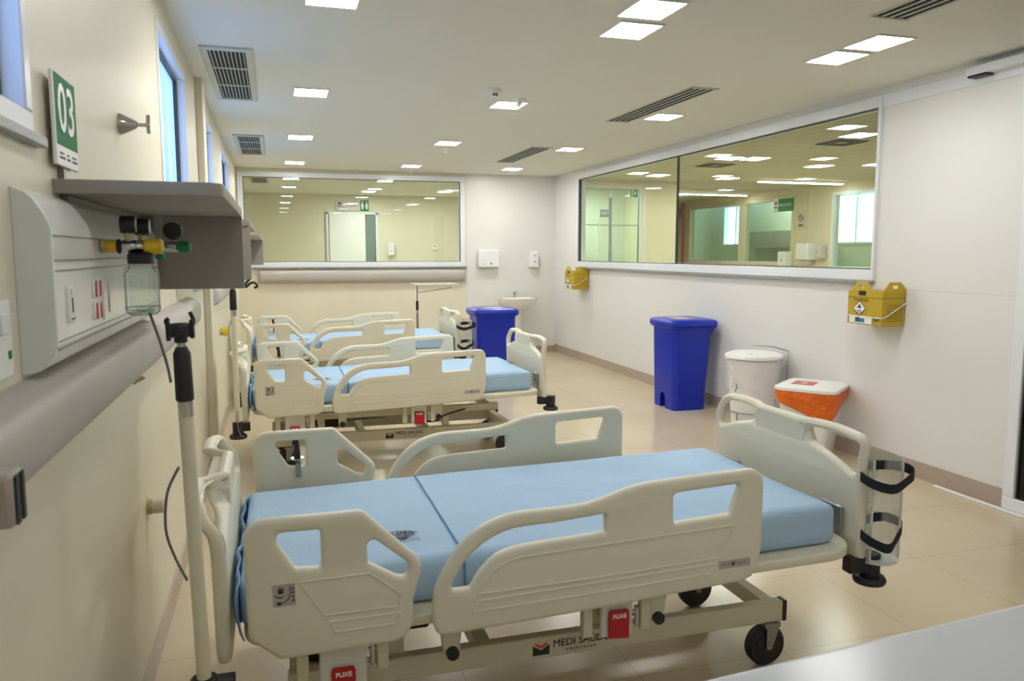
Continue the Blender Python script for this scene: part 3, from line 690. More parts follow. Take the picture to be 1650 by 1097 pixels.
droop('cable', [(-0.30, 5.9, 1.30), (-0.28, 5.7, 1.1), (-0.31, 5.6, 0.95), (-0.27, 5.5, 0.70), (-0.25, 5.3, 0.62), (-0.255, 5.2, 0.42), (-0.235, 5.17, 0.345), (-0.215, 5.17, 0.345)], 'thin dark cable hanging down behind the middle IV pole', 0.003)

# ------------------------------------------------------------------ bed head services on left wall
def console(y0, label, first):
    t = thing('medical_gas_console', label, 'wall console', (XL, y0, 1.27), 0, 'bed head consoles')
    prof = fil([(0, 0.0), (0.035, 0.006, 0.03), (0.062, 0.05, 0.06), (0.062, 0.285, 0.09), (0.030, 0.340, 0.05), (0, 0.352)], 8)
    G().prism(prof, 'Y', 0.012, 1.40).done('housing', 'console', t)
    G().prism([(p[0]*1.03, p[1]) for p in prof], 'Y', 0.0, 0.012).done('end_cap', 'console_cap', t, bevel=0.002)
    g = G()
    for z in (0.195, 0.215, 0.262): g.box(0.0615, 0.0632, 0.02, 1.40, z-0.0018, z+0.0018)
    for z in (0.06, 0.045): g.box(0.060, 0.0625, 0.02, 1.40, z-0.0015, z+0.0015)
    g.done('grooves', 'groove', t, smooth=False)
    p = G().box(0.06, 0.068, 0.085, 0.135, 0.09, 0.165).done('call_plate', 'white', t, bevel=0.004)
    G().box(0.068, 0.0695, 0.108, 0.113, 0.11, 0.14).box(0.068, 0.0695, 0.095, 0.125, 0.096, 0.099).done('call_mark', 'ink', p, smooth=False)
    G().box(0.068, 0.071, 0.102, 0.118, 0.145, 0.158).done('call_button', 'console_cap', p, bevel=0.002)
    for z0, z1 in ((0.128, 0.168), (0.078, 0.118)):
        k = G().box(0.06, 0.070, 0.315, 0.385, z0, z1).done('power_socket', 'white', t, bevel=0.003)
        G().box(0.07, 0.0715, 0.318, 0.338, z0+0.002, z1-0.002).box(0.07, 0.0715, 0.362, 0.382, z0+0.002, z1-0.002).done('socket_insert', 'red', k, smooth=False)
    G().box(0.06, 0.068, 0.42, 0.60, 0.07, 0.175).box(0.068, 0.070, 0.47, 0.485, 0.085, 0.16, 1).done('blank_plate', ['console', 'sticker'], t, bevel=0.003)
    return t
def wall_shelf(y0, label, mirror=False):
    t = thing('wall_shelf', label, 'shelf', (XL, y0, 1.63), 0, 'bed head shelves')
    f = -1 if mirror else 1
    if mirror: t.location.y = y0+1.15
    me = plate_mesh(fil([(0, 0), (0.352, 0, 0.05), (0.352, 1.15, 0.01), (0, 1.15)], 8), [], 0.031, 0.002, lambda a, b, c: Vector((a, f*b, 0.0155+c)))
    link('shelf_board', me, 'laminate', t)
    G().box(0.004, 0.352, min(f*1.12, f*1.145), max(f*1.12, f*1.145), -0.262, 0.0).done('side_panel', 'laminate', t, bevel=0.002)
    G().box(0.0, 0.018, min(f*0.06, f*1.12), max(f*0.06, f*1.12), -0.05, 0.0).done('cleat', 'laminate', t, bevel=0.002)
    return t
def vacuum(y, label):
    z = 1.515; x0 = XL+0.0635
    t = thing('suction_regulator', label, 'suction regulator', (x0, y, z), 0, 'suction regulators')
    G().lathe([(0.010, 0.0), (0.016, 0.001), (0.016, 0.012), (0.010, 0.014)], axis='X').done('outlet_flange', 'brass', t)
    G().lathe([(0.013, 0.012), (0.0155, 0.014), (0.0155, 0.034), (0.013, 0.036)], axis='X', seg=12).done('outlet_nut', 'yellow', t)
    G().lathe([(0.010, 0.034), (0.018, 0.037), (0.018, 0.042), (0.010, 0.045)], axis='X').done('seal_ring', 'black', t)
    G().lathe([(0.012, 0.044), (0.0150, 0.048), (0.0150, 0.098), (0.012, 0.102)], axis='X').done('body', 'chrome', t)
    G().lathe([(0.014, 0.094), (0.0190, 0.097), (0.0190, 0.134), (0.014, 0.138)], axis='X', seg=14).done('control_knob', 'yellow', t)
    for dx, dz, dy, col in ((0.062, 0.052, 0.0, 'brass'), (0.088, 0.048, 0.03, 'brass')):
        k = G().lathe([(0.019, -0.017), (0.021, -0.014), (0.021, 0.014), (0.019, 0.017)], (dx, dy, dz), 'X').done('gauge', 'black', t)
        G().lathe([(0.017, 0.0168), (0.017, 0.0178)], (dx, dy, dz), 'X').done('gauge_face', 'console_cap', k)
        G().cyl((dx-0.003, dy*0.5, 0.008), (dx-0.003, dy, dz-0.018), 0.006).done('gauge_stem', 'brass', t)
    G().lathe([(0.028, -0.042), (0.030, -0.040), (0.030, -0.020), (0.024, -0.014)], (0.086, 0, 0)).done('jar_lid', 'black', t)
    G().lathe([(0.027, -0.046), (0.029, -0.042)], (0.086, 0, 0)).done('jar_neck', 'jar_rim', t)
    j = G().lathe([(0.028, -0.046), (0.038, -0.054), (0.040, -0.064), (0.040, -0.148), (0.036, -0.160), (0.006, -0.162), (0.006, -0.158), (0.034, -0.155), (0.0375, -0.147), (0.0375, -0.064), (0.026, -0.050)], (0.086, 0, 0)).done('jar', 'jar', t)
    G().lathe([(0.030, -0.166), (0.038, -0.160), (0.0405, -0.150), (0.0405, -0.146)], (0.086, 0, 0)).done('jar_base', 'jar_rim', j)
    return t
def oxygen(y, label, gauge=True):
    z = 1.515; x0 = XL+0.0635
    t = thing('oxygen_flowmeter', label, 'flowmeter', (x0, y, z), 0, 'oxygen flowmeters')
    G().lathe([(0.010, 0.0), (0.015, 0.001), (0.015, 0.014), (0.010, 0.016)], axis='X').done('outlet_flange', 'green', t)
    G().lathe([(0.010, 0.014), (0.0135, 0.02), (0.0135, 0.150), (0.010, 0.154)], axis='X').done('body', 'chrome', t)
    G().lathe([(0.0125, 0.12), (0.013, 0.122), (0.013, 0.132), (0.0125, 0.134)], axis='X').done('green_ring', 'green', t)
    G().lathe([(0.010, 0.152), (0.0155, 0.156), (0.0155, 0.180), (0.012, 0.184)], axis='X', seg=14).done('control_knob', 'green', t)
    G().cyl((0.108, 0, -0.02), (0.108, 0, 0.085), 0.010).done('flow_tube', 'jar', t)
    G().cyl((0.108, 0, -0.032), (0.108, 0, -0.012), 0.012).done('tube_base', 'green', t)
    if gauge:
        k = G().lathe([(0.022, -0.014), (0.024, -0.011), (0.024, 0.011), (0.022, 0.014)], (0.140, 0.02, 0.042), 'Y').done('gauge', 'black', t)
        G().cyl((0.14, 0.012, 0.006), (0.14, 0.02, 0.022), 0.005).done('gauge_stem', 'brass', t)
    return t
for k, (dy, which) in enumerate(((0.0, 'nearest'), (3.30, 'middle'), (5.85, 'farthest'))):
    console(1.66+dy if k else 1.66, {0: 'white wall console with red power sockets under the nearest shelf', 1: 'white wall console beyond the nearest shelf panel, behind the middle bed', 2: 'white wall console on left wall behind the farthest bed'}[k], k == 0)
    wall_shelf((1.96, 4.08, 7.80)[k], {0: 'grey laminate wall shelf with hanging side panel, large at the left', 1: 'grey shelf with side panel on left wall, between nearest and middle beds', 2: 'grey shelf with side panel on left wall behind the farthest bed'}[k], k == 1)
    if k < 2:
        vacuum(2.10+dy, {0: 'suction regulator with yellow knob and glass jar under the nearest shelf', 1: 'suction regulator with glass jar on console behind the middle bed'}[k])
        oxygen(2.27+dy, {0: 'oxygen flowmeter with green knob just behind the yellow suction regulator', 1: 'oxygen flowmeter with green knob on console behind the middle bed'}[k])
def guard(label, axis, a0, a1, z0, z1, depth, wall, sgn):
    h = z1-z0
    prof = []
    for q in range(17):
        a = -math.pi/2+math.pi*q/16; c, n_ = math.cos(a), math.sin(a)
        prof.append((depth*max(c, 0)**0.75, h/2+h/2*math.copysign(abs(n_)**0.8, n_)))
    g = G()
    loops = []
    n = 6
    for e, dirn in ((a0, 1), (a1, -1)):
        seq = [(e+dirn*(depth*0.8)*(1-math.cos(q*math.pi/2/n)), max(math.sin(q*math.pi/2/n), 0.15)) for q in range(n+1)]
        if dirn < 0: seq = seq[::-1]
        loops += seq
    def P(a, s, p): return (wall+sgn*p[0]*s, a, z0+p[1]) if axis == 'Y' else (a, wall+sgn*p[0]*s, z0+p[1])
    g.loft([[P(a, s, p) for p in prof] for a, s in loops])
    o = g.done('bumper_rail', 'guard'); return tag(o, label, 'bumper rail', 'wall bumper rails')
guard('rounded grey bumper rail along left wall under the nearest console', 'Y', 0.3, 4.60, 1.105, 1.262, 0.075, XL, 1)
guard('rounded grey bumper rail along left wall beyond the pillar', 'Y', 6.2, 10.6, 1.105, 1.262, 0.075, XL, 1)
guard('rounded grey bumper rail on back wall below the back window', 'X', -0.22, 2.69, 1.078, 1.262, 0.08, YB, -1)
# bed number sign
t = thing('bed_number_sign', 'green and white sign reading 03 on left wall above the shelf', 'sign', (XL+0.012, 2.03, 1.69))
for q in (0,):
    G().box(0, 0.008, -0.098, 0.098, 0, 0.20).done('sign_plate', 'white', t, bevel=0.002)
    G().box(0.008, 0.0088, -0.088, 0.096, 0.045, 0.198).done('green_field', 'sign_green', t, smooth=False)
    link('number', text_mesh('03', 0.150, (0,1,0), (0,0,1), (0.0094, 0.004, 0.122), bold=0.0015), 'white', t, smooth=False)
    g = G()
    for a, b in ((-0.07, -0.025), (-0.005, 0.02), (0.04, 0.085)):
        g.box(0.008, 0.0087, a, b, 0.016, 0.021).box(0.008, 0.0087, a, b-0.008, 0.026, 0.030)
    g.done('small_print', 'ink', t, smooth=False)
    G().box(-0.012, 0.0, -0.01, 0.05, -0.028, 0.05).done('bracket', 'steel', t, bevel=0.002)
# chrome valve on the wall
t = thing('wall_valve', 'chrome valve with lever handle on left wall above shelf', 'valve', (XL, 2.82, 1.908)); t.scale = (0.9, 0.9, 0.9)
G().lathe([(0.038, 0.0), (0.038, 0.006), (0.014, 0.055), (0.010, 0.06)], axis='X').done('escutcheon', 'chrome', t)
G().lathe([(0.007, 0.055), (0.007, 0.085), (0.010, 0.09), (0.010, 0.10)], axis='X').done('spindle', 'chrome', t)
G().tube([(0.095, 0.005, 0.035), (0.095, 0, 0.012), (0.095, 0, -0.012), (0.095, 0.005, -0.028)], 0.007, 8).done('lever', 'chrome', t)
# wall bits on the left
t = thing('switch_plate', 'white switch plate cut by the left edge of the photo', 'switch', (XL, 1.53, 1.35))
G().box(0, 0.012, -0.05, 0.05, -0.068, 0.068).done('plate', 'white', t, bevel=0.004)
G().box(0.012, 0.018, -0.02, 0.025, 0.01, 0.045).done('rocker', 'console_cap', t, bevel=0.002)
G().box(0.012, 0.014, 0.02, 0.035, -0.035, -0.02).done('green_mark', 'sign_green', t, bevel=0.002)
t = thing('remote_handset', 'grey handset with blue button hanging at the left edge below bumper rail', 'handset', (XL+0.095, 1.175, 1.135))
G().box(-0.025, 0.025, -0.025, 0.035, 0.0, 0.075).done('handset_body', 'sticker_grey', t, bevel=0.008)
G().box(-0.02, -0.004, -0.028, -0.024, 0.025, 0.045).done('button', 'blue_bin', t)
G().box(0.0255, 0.028, -0.015, 0.0, 0.004, 0.07).box(0.0255, 0.028, 0.01, 0.022, 0.004, 0.07).done('trim_bars', 'rubber', t)
G().box(-0.0195, 0.0, -0.005, 0.015, 0.02, 0.05).done('holder_arm', 'steel', t)
t = thing('wall_fitting', 'cream cylindrical pipe fitting on left wall behind the nearest IV pole', 'fitting', (XL, 2.98, 0.60))
G().lathe([(0.030, 0), (0.030, 0.012), (0.026, 0.018)], axis='X').done('flange', 'brass', t)
G().lathe([(0.026, 0.016), (0.028, 0.02), (0.028, 0.052), (0.022, 0.056)], axis='X').done('cap', 'pole_cream', t)
t = thing('wall_fitting', 'yellowish pipe fitting low on left wall behind the middle bed', 'fitting', (XL, 7.1, 0.83))
G().lathe([(0.030, 0), (0.030, 0.012), (0.026, 0.018)], axis='X').done('flange', 'brass', t)
G().lathe([(0.026, 0.016), (0.034, 0.02), (0.034, 0.06), (0.022, 0.064)], axis='X').done('cap', 'yellow', t)
o = G().box(0, 0.008, -0.02, 0.02, -0.02, 0.03).prism([(0.0, -0.02), (0.035, -0.005), (0.035, 0.0), (0.0, 0.012)], 'Y', -0.008, 0.008).done('wall_hook', 'brass', loc=(XL, 2.84, 1.085), bevel=0.002)
tag(o, 'small metal hook on left wall just below the bumper rail', 'hook')

# ------------------------------------------------------------------ bins
def rrect(hx, hy, r, seg=6, cx=0, cy=0): return [(cx+p[0], cy+p[1]) for p in fil([(-hx,-hy,r),(hx,-hy,r),(hx,hy,r),(-hx,hy,r)], seg)]
def pedal_bin(label, loc, rz):
    t = thing('pedal_bin', label, 'bin', loc, rz, 'blue pedal bins')
    # local: front faces -X
    g = G(); loops = []
    for z, hx, hy in ((0.0, 0.172, 0.215), (0.03, 0.174, 0.217), (0.76, 0.205, 0.232), (0.80, 0.207, 0.234)):
        loops.append([(p[0]+0.02*z, p[1], z) for p in rrect(hx, hy, 0.055)])
    g.loft(loops); body = g.done('bin_body', 'blue_bin', t)
    cut = G().prism([(-0.045, -0.02), (0.055, -0.02)]+[(0.005+0.05*math.cos(q*math.pi/10), 0.10+0.05*math.sin(q*math.pi/10)) for q in range(11)], 'X', -0.3, -0.07).done('cutter', 'blue_bin', t)
    bo = body.modifiers.new('notch', 'BOOLEAN'); bo.object = cut; bo.operation = 'DIFFERENCE'; bo.solver = 'EXACT'
    bpy.context.view_layer.update()
    dg = bpy.context.evaluated_depsgraph_get(); me = bpy.data.meshes.new_from_object(body.evaluated_get(dg))
    body.modifiers.clear(); body.data = me; bpy.data.objects.remove(cut)
    me.materials.clear(); me.materials.append(M['blue_bin'])
    for p in me.polygons: p.use_smooth = True
    me.set_sharp_from_angle(angle=math.radians(38)); wn = body.modifiers.new('normals', 'WEIGHTED_NORMAL'); wn.keep_sharp = True
    G().box(-0.15, -0.08, -0.03, 0.035, 0.03, 0.045).done('pedal', 'black', t, bevel=0.004)
    G().loft([[(p[0]+0.016, p[1], z) for p in rrect(hx, hy, 0.05)] for z, hx, hy in ((0.785, 0.222, 0.252), (0.80, 0.226, 0.256))]).done('rim', 'blue_bin', t, bevel=0.004)
    lid = G().loft([[(p[0]+0.026, p[1], z) for p in rrect(hx, hy, 0.05)] for z, hx, hy in ((0.804, 0.245, 0.262), (0.845, 0.245, 0.262), (0.860, 0.235, 0.25), (0.870, 0.20, 0.21))]).done('lid', 'blue_bin', t, bevel=0.005)
    G().box(-0.10, 0.06, -0.11, 0.11, 0.8695, 0.8712).done('lid_label', 'sticker', lid, smooth=False)
    G().cyl((0.265, -0.20, 0.79), (0.265, 0.20, 0.79), 0.012).done('hinge', 'blue_bin', t)
    g = G()
    for s in (-1, 1): g.prism([(0.20, 0.79), (0.262, 0.79), (0.215, 0.735)], 'Y', s*0.2-0.008, s*0.2+0.008)
    g.done('hinge_bracket', 'blue_bin', t)
    return t
pedal_bin('royal blue pedal bin against the right wall, left of the round white bin', (3.765, 6.80, 0), 0.0)
pedal_bin('royal blue pedal bin in front of the sink, beside the farthest bed', (2.40, 8.72, 0), math.pi/2)
# white round bin with clear bag
t = thing('round_bin', 'round white bin with clear bag and wire frame, between blue and orange bins', 'bin', (3.80, 5.62, 0))
G().lathe([(0.16, 0.0), (0.165, 0.02), (0.185, 0.30), (0.205, 0.58), (0.21, 0.62), (0.2, 0.62)], seg=40).done('bin_body', 'white', t)
g = G(); lp = []
for z, r in ((0.36, 0.208), (0.45, 0.216), (0.55, 0.224), (0.60, 0.238), (0.635, 0.246), (0.650, 0.236)):
    lp.append([((r+0.004*math.sin(k*1.7+z*30)+0.004*math.sin(k*0.6+z*9))*math.cos(2*math.pi*k/48), (r+0.004*math.sin(k*1.7+z*30)+0.004*math.sin(k*0.6+z*9))*math.sin(2*math.pi*k/48), z+0.035*math.sin(k*0.26+1)*(1 if z < 0.4 else 0)) for k in range(48)])
g.loft(lp, cap=False); g.done('clear_bag', 'bag', t)
ld = G().lathe([(0.23, 0.632), (0.236, 0.640), (0.230, 0.660), (0.19, 0.676), (0.10, 0.684), (0.01, 0.686)], seg=40).done('lid', 'white', t)
G().box(-0.12, -0.02, -0.125, -0.105, 0.676, 0.6795).done('lid_mark', 'vent_dark', ld, smooth=False)
g = G()
g.tube([(0.10, 0.16, 0.715), (0.19, 0.0, 0.715), (0.262, -0.10, 0.690), (0.225, -0.14, 0.60), (0.222, -0.14, 0.02)], 0.006, 8)
g.tube([(0.20*math.cos(a*math.pi/14), 0.20*math.sin(a*math.pi/14), 0.19) for a in range(28)], 0.006, 8, closed=True)
for a in (-1.9, -2.8, 0.6, 2.1): g.tube([(0.186*math.cos(a), 0.186*math.sin(a), 0.02), (0.2*math.cos(a), 0.2*math.sin(a), 0.19)], 0.005, 8)
g.tube([(0.19*math.cos(a*math.pi/14), 0.19*math.sin(a*math.pi/14), 0.012) for a in range(28)], 0.006, 8, closed=True)
g.done('wire_frame', 'steel', t)
g = G(); g.tube([(-0.205, -0.06, 0.46), (-0.202, -0.075, 0.40), (-0.200, -0.05, 0.36)], 0.003, 6); g.done('bag_tie', 'black', t)
G().box(-0.06, 0.10, -0.275, -0.17, 0.025, 0.04).done('pedal', 'steel', t, bevel=0.004)
# white bin with orange bag
t = thing('square_bin', 'white bin with orange bag folded over its rim, nearest on the right wall', 'bin', (3.79, 4.86, 0), math.radians(38))
G().loft([[(p[0], p[1], z) for p in rrect(h_, h_, 0.05)] for z, h_ in ((0, 0.145), (0.02, 0.148), (0.49, 0.198), (0.50, 0.2))]).done('bin_body', 'white', t)
lp = []
N = 72
def orng(k, z, out):
    a = 2*math.pi*k/N; c, s = math.cos(a), math.sin(a); h_ = 0.165+0.07*z+out
    m = h_/max(abs(c), abs(s)); m = min(m, h_*1.30)
    return (c*m+0.002*math.sin(k*2.3+z*60), s*m+0.002*math.cos(k*1.9+z*50), z)
for q, (f, out) in enumerate(((0.0, 0.004), (0.25, 0.012), (0.55, 0.017), (0.8, 0.020), (1.0, 0.020))):
    ring = []
    for k in range(N):
        a = 2*math.pi*k/N; d = abs(((a-math.radians(225)+math.pi) % (2*math.pi))-math.pi)
        zb = 0.30+0.11*min(1, (d/1.6)**1.5)
        ring.append(orng(k, zb+(0.497-zb)*f, out))
    lp.append(ring)
G().loft(lp, cap=False).done('orange_bag', 'orange_bag', t)
ld = G().loft([[(p[0], p[1], z) for p in rrect(h_, h_, 0.06, 8)] for z, h_ in ((0.494, 0.215), (0.502, 0.222), (0.522, 0.222), (0.536, 0.20), (0.540, 0.15))]).done('lid', 'white', t)
G().box(-0.13, 0.05, -0.04, 0.12, 0.5395, 0.5412).done('lid_label', mat('label_red', (196, 110, 104), 0.5), ld, smooth=False)
G().box(-0.07, -0.01, 0.02, 0.06, 0.5412, 0.5420).done('label_mark', 'sticker', ld, smooth=False)
G().cyl((0.222, -0.17, 0.50), (0.234, -0.18, 0.50), 0.008).done('hinge_pin', 'black', ld)

# ------------------------------------------------------------------ sharps boxes on the right wall
def sharps_box(label, y0, y1, z0, z1, x0):
    t = thing('sharps_box', label, 'sharps box', (XR, (y0+y1)/2, z0), 0, 'yellow sharps boxes')
    d = XR-0.012-x0; hy = (y1-y0)/2; h = z1-z0
    G().box(-d-0.012, -0.012, -hy, hy, 0, h).done('box_body', 'card', t, bevel=0.003)
    flap = lambda a: [(a[0], 0), (a[1], 0), (a[2], 0.062), (a[3], 0.062)]
    def fl(w): return [(-w, -0.004), (w, -0.004), (w*0.45, 0.062), (-w*0.45, 0.062)]
    hole = lambda w: [(-w*0.2, 0.018), (w*0.2, 0.018), (w*0.2, 0.040), (-w*0.2, 0.040)]
    me = plate_mesh(fl(hy*0.62), [hole(hy*0.62)], 0.005, 0.001, lambda a, b, c: Vector((-d-0.010+c+b*0.10, a+hy*0.22, h+b)))
    link('carry_flap', me, 'card', t)
    me = plate_mesh(fl(d*0.56), [hole(d*0.56)], 0.005, 0.001, lambda a, b, c: Vector((-0.012-d*0.42+a, -hy+0.003+c+b*0.10, h+b)))
    link('carry_flap', me, 'card', t)
    xf = -d-0.0135
    G().box(xf-0.0008, xf+0.001, -hy*0.05, hy*0.35, h*0.86, h*0.99).done('mouth', 'black', t, smooth=False)
    g = G(); s = hy*0.36
    g.prism([(hy*0.28-s*0, h*0.30-0.002), (hy*0.28+s, h*0.47), (hy*0.28, h*0.66), (hy*0.28-s, h*0.47)], 'X', xf-0.001, xf+0.001)
    g.done('hazard_label', 'white', t, smooth=False)
    g = G(); cy, cz = hy*0.28, h*0.47
    P4 = [(cy, cz-0.054), (cy+s, cz), (cy, cz+0.054), (cy-s, cz)]
    g.tube([(xf-0.001, a, b) for a, b in P4], 0.0018, 6, closed=True)
    for dy, dz in ((0, 0.016), (0.009, 0.004), (-0.009, 0.004)): g.lathe([(0.003, -0.0016), (0.008, -0.0016), (0.008, 0.0), (0.003, 0.0)], (xf, cy+dy, cz+dz+0.004), 'X', 14)
    g.box(xf-0.0016, xf, cy-0.02, cy+0.02, cz-0.020, cz-0.014); g.done('hazard_symbol', 'ink', t, smooth=False)
    link('lettering', text_mesh('INFECTANTE', 0.0085, (0,-1,0), (0,0,1), (xf-0.0012, cy, cz-0.030)), 'ink', t, smooth=False)
    g = G()
    g.box(xf-0.0006, xf+0.001, -hy, hy, h*0.795, h*0.805).box(-d-0.012, -0.012, -hy-0.0012, -hy+0.001, h*0.795, h*0.805)
    for k in range(3): g.box(xf-0.0006, xf+0.001, -hy*0.2, hy*0.62, h*(0.69+k*0.028), h*(0.70+k*0.028))
    for k in range(7): g.box(-d*0.86, -d*0.14, -hy-0.0012, -hy+0.001, h*(0.14+k*0.075), h*(0.155+k*0.075))
    g.box(xf-0.0006, xf+0.001, -hy*0.86, -hy*0.55, h*0.12, h*0.2); g.done('print_lines', 'card_print', t, smooth=False)
    lb = G().box(xf-0.0012, xf+0.001, -hy*0.45, hy*0.85, h*0.03, h*0.22).done('paper_label', 'white', t, smooth=False)
    G().box(xf-0.0018, xf-0.001, -hy*0.05, hy*0.22, h*0.06, h*0.18).done('label_print', mat('label_blue', (60, 120, 180), 0.5), lb, smooth=False)
    G().box(xf-0.0018, xf-0.001, hy*0.22, hy*0.5, h*0.06, h*0.20).done('label_print', mat('label_teal', (50, 96, 90), 0.5), lb, smooth=False)
    G().tube([(-0.004, hy+0.004, h*0.35), (-d-0.014, hy+0.004, h*0.24), (-d-0.015, 0, h*0.235), (-d-0.015, -hy-0.003, h*0.225), (-d*0.9, -hy-0.004, h*0.26), (-0.004, -hy-0.006, h*0.66)], 0.0032, 8).done('wire_holder', 'white', t)
    return t
sharps_box('yellow cardboard sharps box on right wall by the near window corner', 4.30, 4.63, 1.007, 1.240, 3.885)
sharps_box('yellow cardboard sharps box on right wall at the far window corner, the smaller-looking one', 9.90, 10.25, 1.005, 1.25, 3.86)

# ------------------------------------------------------------------ sink and dispensers at the back
t = thing('pedestal_sink', 'white pedestal sink on back wall behind the blue pedal bin', 'sink', (3.42, YB-0.005, 0))
def ell(z, rx, ry, yc): return [(rx*math.cos(2*math.pi*k/40), yc+ry*math.sin(2*math.pi*k/40) if math.sin(2*math.pi*k/40) < 0.55 else yc+ry*0.55, z) for k in range(40)]
G().loft([ell(0.655, 0.10, 0.10, -0.18), ell(0.68, 0.19, 0.15, -0.20), ell(0.74, 0.26, 0.20, -0.215), ell(0.80, 0.295, 0.23, -0.225), ell(0.835, 0.30, 0.235, -0.225), ell(0.84, 0.29, 0.228, -0.225), ell(0.832, 0.24, 0.18, -0.235), ell(0.74, 0.16, 0.11, -0.235), ell(0.715, 0.04, 0.03, -0.235)]).done('basin', 'porcelain', t)
G().loft([[(rx*math.cos(2*math.pi*k/24), -0.16+ry*math.sin(2*math.pi*k/24), z) for k in range(24)] for z, rx, ry in ((0.0, 0.11, 0.10), (0.03, 0.10, 0.09), (0.3, 0.065, 0.07), (0.6, 0.075, 0.075), (0.68, 0.10, 0.09))]).done('pedestal', 'porcelain', t)
fa = G().cyl((-0.02, -0.10, 0.83), (-0.02, -0.10, 0.90), 0.016).tube([(-0.02, -0.10, 0.89), (-0.02, -0.16, 0.90), (-0.02, -0.20, 0.885)], 0.010, 8).done('faucet', 'chrome', t)
G().cyl((-0.02, -0.10, 0.90), (-0.02, -0.10, 0.925), 0.020).tube([(-0.02, -0.10, 0.92), (0.04, -0.11, 0.93)], 0.006, 8).done('faucet_handle', 'chrome', fa)
t = thing('towel_dispenser', 'white paper towel dispenser on back wall above the sink, left', 'dispenser', (3.02, YB, 1.285))
G().box(-0.155, 0.155, -0.11, 0, 0.0, 0.25).done('cover', 'white_gloss', t, bevel=0.015, seg=3)
G().cyl((0.025, -0.112, 0.055), (0.025, -0.109, 0.055), 0.014).cyl((-0.08, -0.112, 0.05), (-0.08, -0.109, 0.05), 0.008).done('lock', 'vent_dark', t)
t = thing('soap_dispenser', 'slim white soap dispenser on back wall right of the towel dispenser', 'dispenser', (3.72, YB, 1.275))
G().box(-0.068, 0.068, -0.09, 0, 0.0, 0.245).done('cover', 'white_gloss', t, bevel=0.02, seg=3)
G().cyl((0.01, -0.092, 0.09), (0.01, -0.088, 0.09), 0.016).done('button', 'sticker_grey', t)
G().box(-0.01, 0.03, -0.092, -0.088, 0.175, 0.188).done('level_window', 'sticker_grey', t)
# tray stand beside farthest bed
t = thing('tray_stand', 'slim tray stand with black grip between farthest bed and back wall', 'tray stand', (1.755, 10.05, 0))
G().cyl((0, 0, 0.06), (0, 0, 0.72), 0.014).done('pole_tube', 'steel', t)
G().cyl((0, 0, 0.72), (0, 0, 1.09), 0.008).done('inner_tube', 'steel', t)
G().cyl((0, 0, 0.76), (0, 0, 0.88), 0.018).done('grip', 'black', t)
G().box(-0.06, 0.52, -0.16, 0.16, 1.085, 1.093).box(-0.06, 0.52, -0.16, -0.15, 1.093, 1.105).box(-0.06, 0.52, 0.15, 0.16, 1.093, 1.105).box(-0.06, -0.05, -0.16, 0.16, 1.093, 1.105).box(0.51, 0.52, -0.16, 0.16, 1.093, 1.105).done('tray', 'white_metal', t, bevel=0.002)
G().tube([(0, 0, 0.985), (0.45, 0, 1.045), (0.455, 0, 1.085)], 0.005, 8).done('brace', 'steel', t)
for a in (0.4, 2.5, 4.6): G().tube([(0, 0, 0.075), (0.26*math.cos(a), 0.26*math.sin(a), 0.03), (0.27*math.cos(a), 0.27*math.sin(a), 0.0)], 0.012, 8).done('leg', 'steel', t)

# ------------------------------------------------------------------ white glossy counter in the near foreground
t = thing('nurse_counter', 'glossy white countertop cutting off the lower right foreground', 'counter', (0.626, 1.088, 0), math.radians(5.0))
G().box(-0.35, 1.6, -0.62, 0.0, 0.755, 0.80).done('counter_top', 'counter_white', t, bevel=0.02, seg=4)
G().box(-0.31, 1.56, -0.58, -0.05, 0.0, 0.755).done('counter_body', 'white', t, bevel=0.004)

# ------------------------------------------------------------------ room beyond the back window
struct(G().box(-1.6, 4.2, 16.0, 16.12, 0, ZC).box(-1.75, -1.6, YB+0.12, 16.12, 0, ZC).box(4.2, 4.32, YB+0.12, 16.12, 0, ZC).box(-1.75, XL, YB, YB+0.12, 0, ZC).done('wall_beyond', 'cream_wall', smooth=False))
struct(G().box(-1.75, 4.32, YB+0.06, 16.12, ZC, ZC+0.1).done('ceiling_beyond', 'ceiling', smooth=False))
for x, y, lb in ((0.29, 12.7, 'square ceiling light beyond the back window, at its left'), (1.73, 12.7, 'square ceiling light beyond the back window, in its middle'), (3.1, 14.6, 'square ceiling light beyond the back window, toward its right'), (1.73, 14.95, 'square ceiling light beyond the back window, just above the toilet sign')):
    led_panel(x, y, lb, 'ceiling lights beyond the back window', m='led_back')
return_grille(-0.33, -0.03, 12.6, 13.6, 'grey air grille on ceiling beyond the back window', 'air grille beyond the back window')
w = empty_struct('door_2')
G().box(1.00, 1.05, 15.95, 16.0, 0, 2.29).box(1.97, 2.02, 15.95, 16.0, 0, 2.29).box(1.00, 2.02, 15.95, 16.0, 2.25, 2.30).done('door_frame', 'alu', w, bevel=0.004)
G().box(1.06, 1.76, 15.93, 15.965, 0.01, 2.25).done('door_leaf', 'white', w, bevel=0.003)
G().box(1.76, 1.97, 15.985, 15.995, 0.01, 2.25).done('dark_gap', 'door_grey', w, smooth=False)
t = thing('toilet_sign', 'green sign with two white figures above the door beyond the back window', 'sign', (1.76, 15.985, 2.32))
G().box(-0.08, 0.08, -0.008, 0, 0, 0.21).done('sign_plate', 'sign_green', t, bevel=0.002)
for s in (-1, 1): G().lathe([(0.004, -0.001), (0.016, -0.001), (0.016, 0.001), (0.004, 0.001)], (s*0.04, -0.009, 0.172), 'Y', 14).prism([(s*0.04-0.012, 0.03), (s*0.04+0.012, 0.03), (s*0.04+0.028, 0.10), (s*0.04+0.018, 0.15), (s*0.04-0.018, 0.15), (s*0.04-0.028, 0.10)], 'Y', -0.010, -0.008).done('figure', 'white', t, smooth=False)
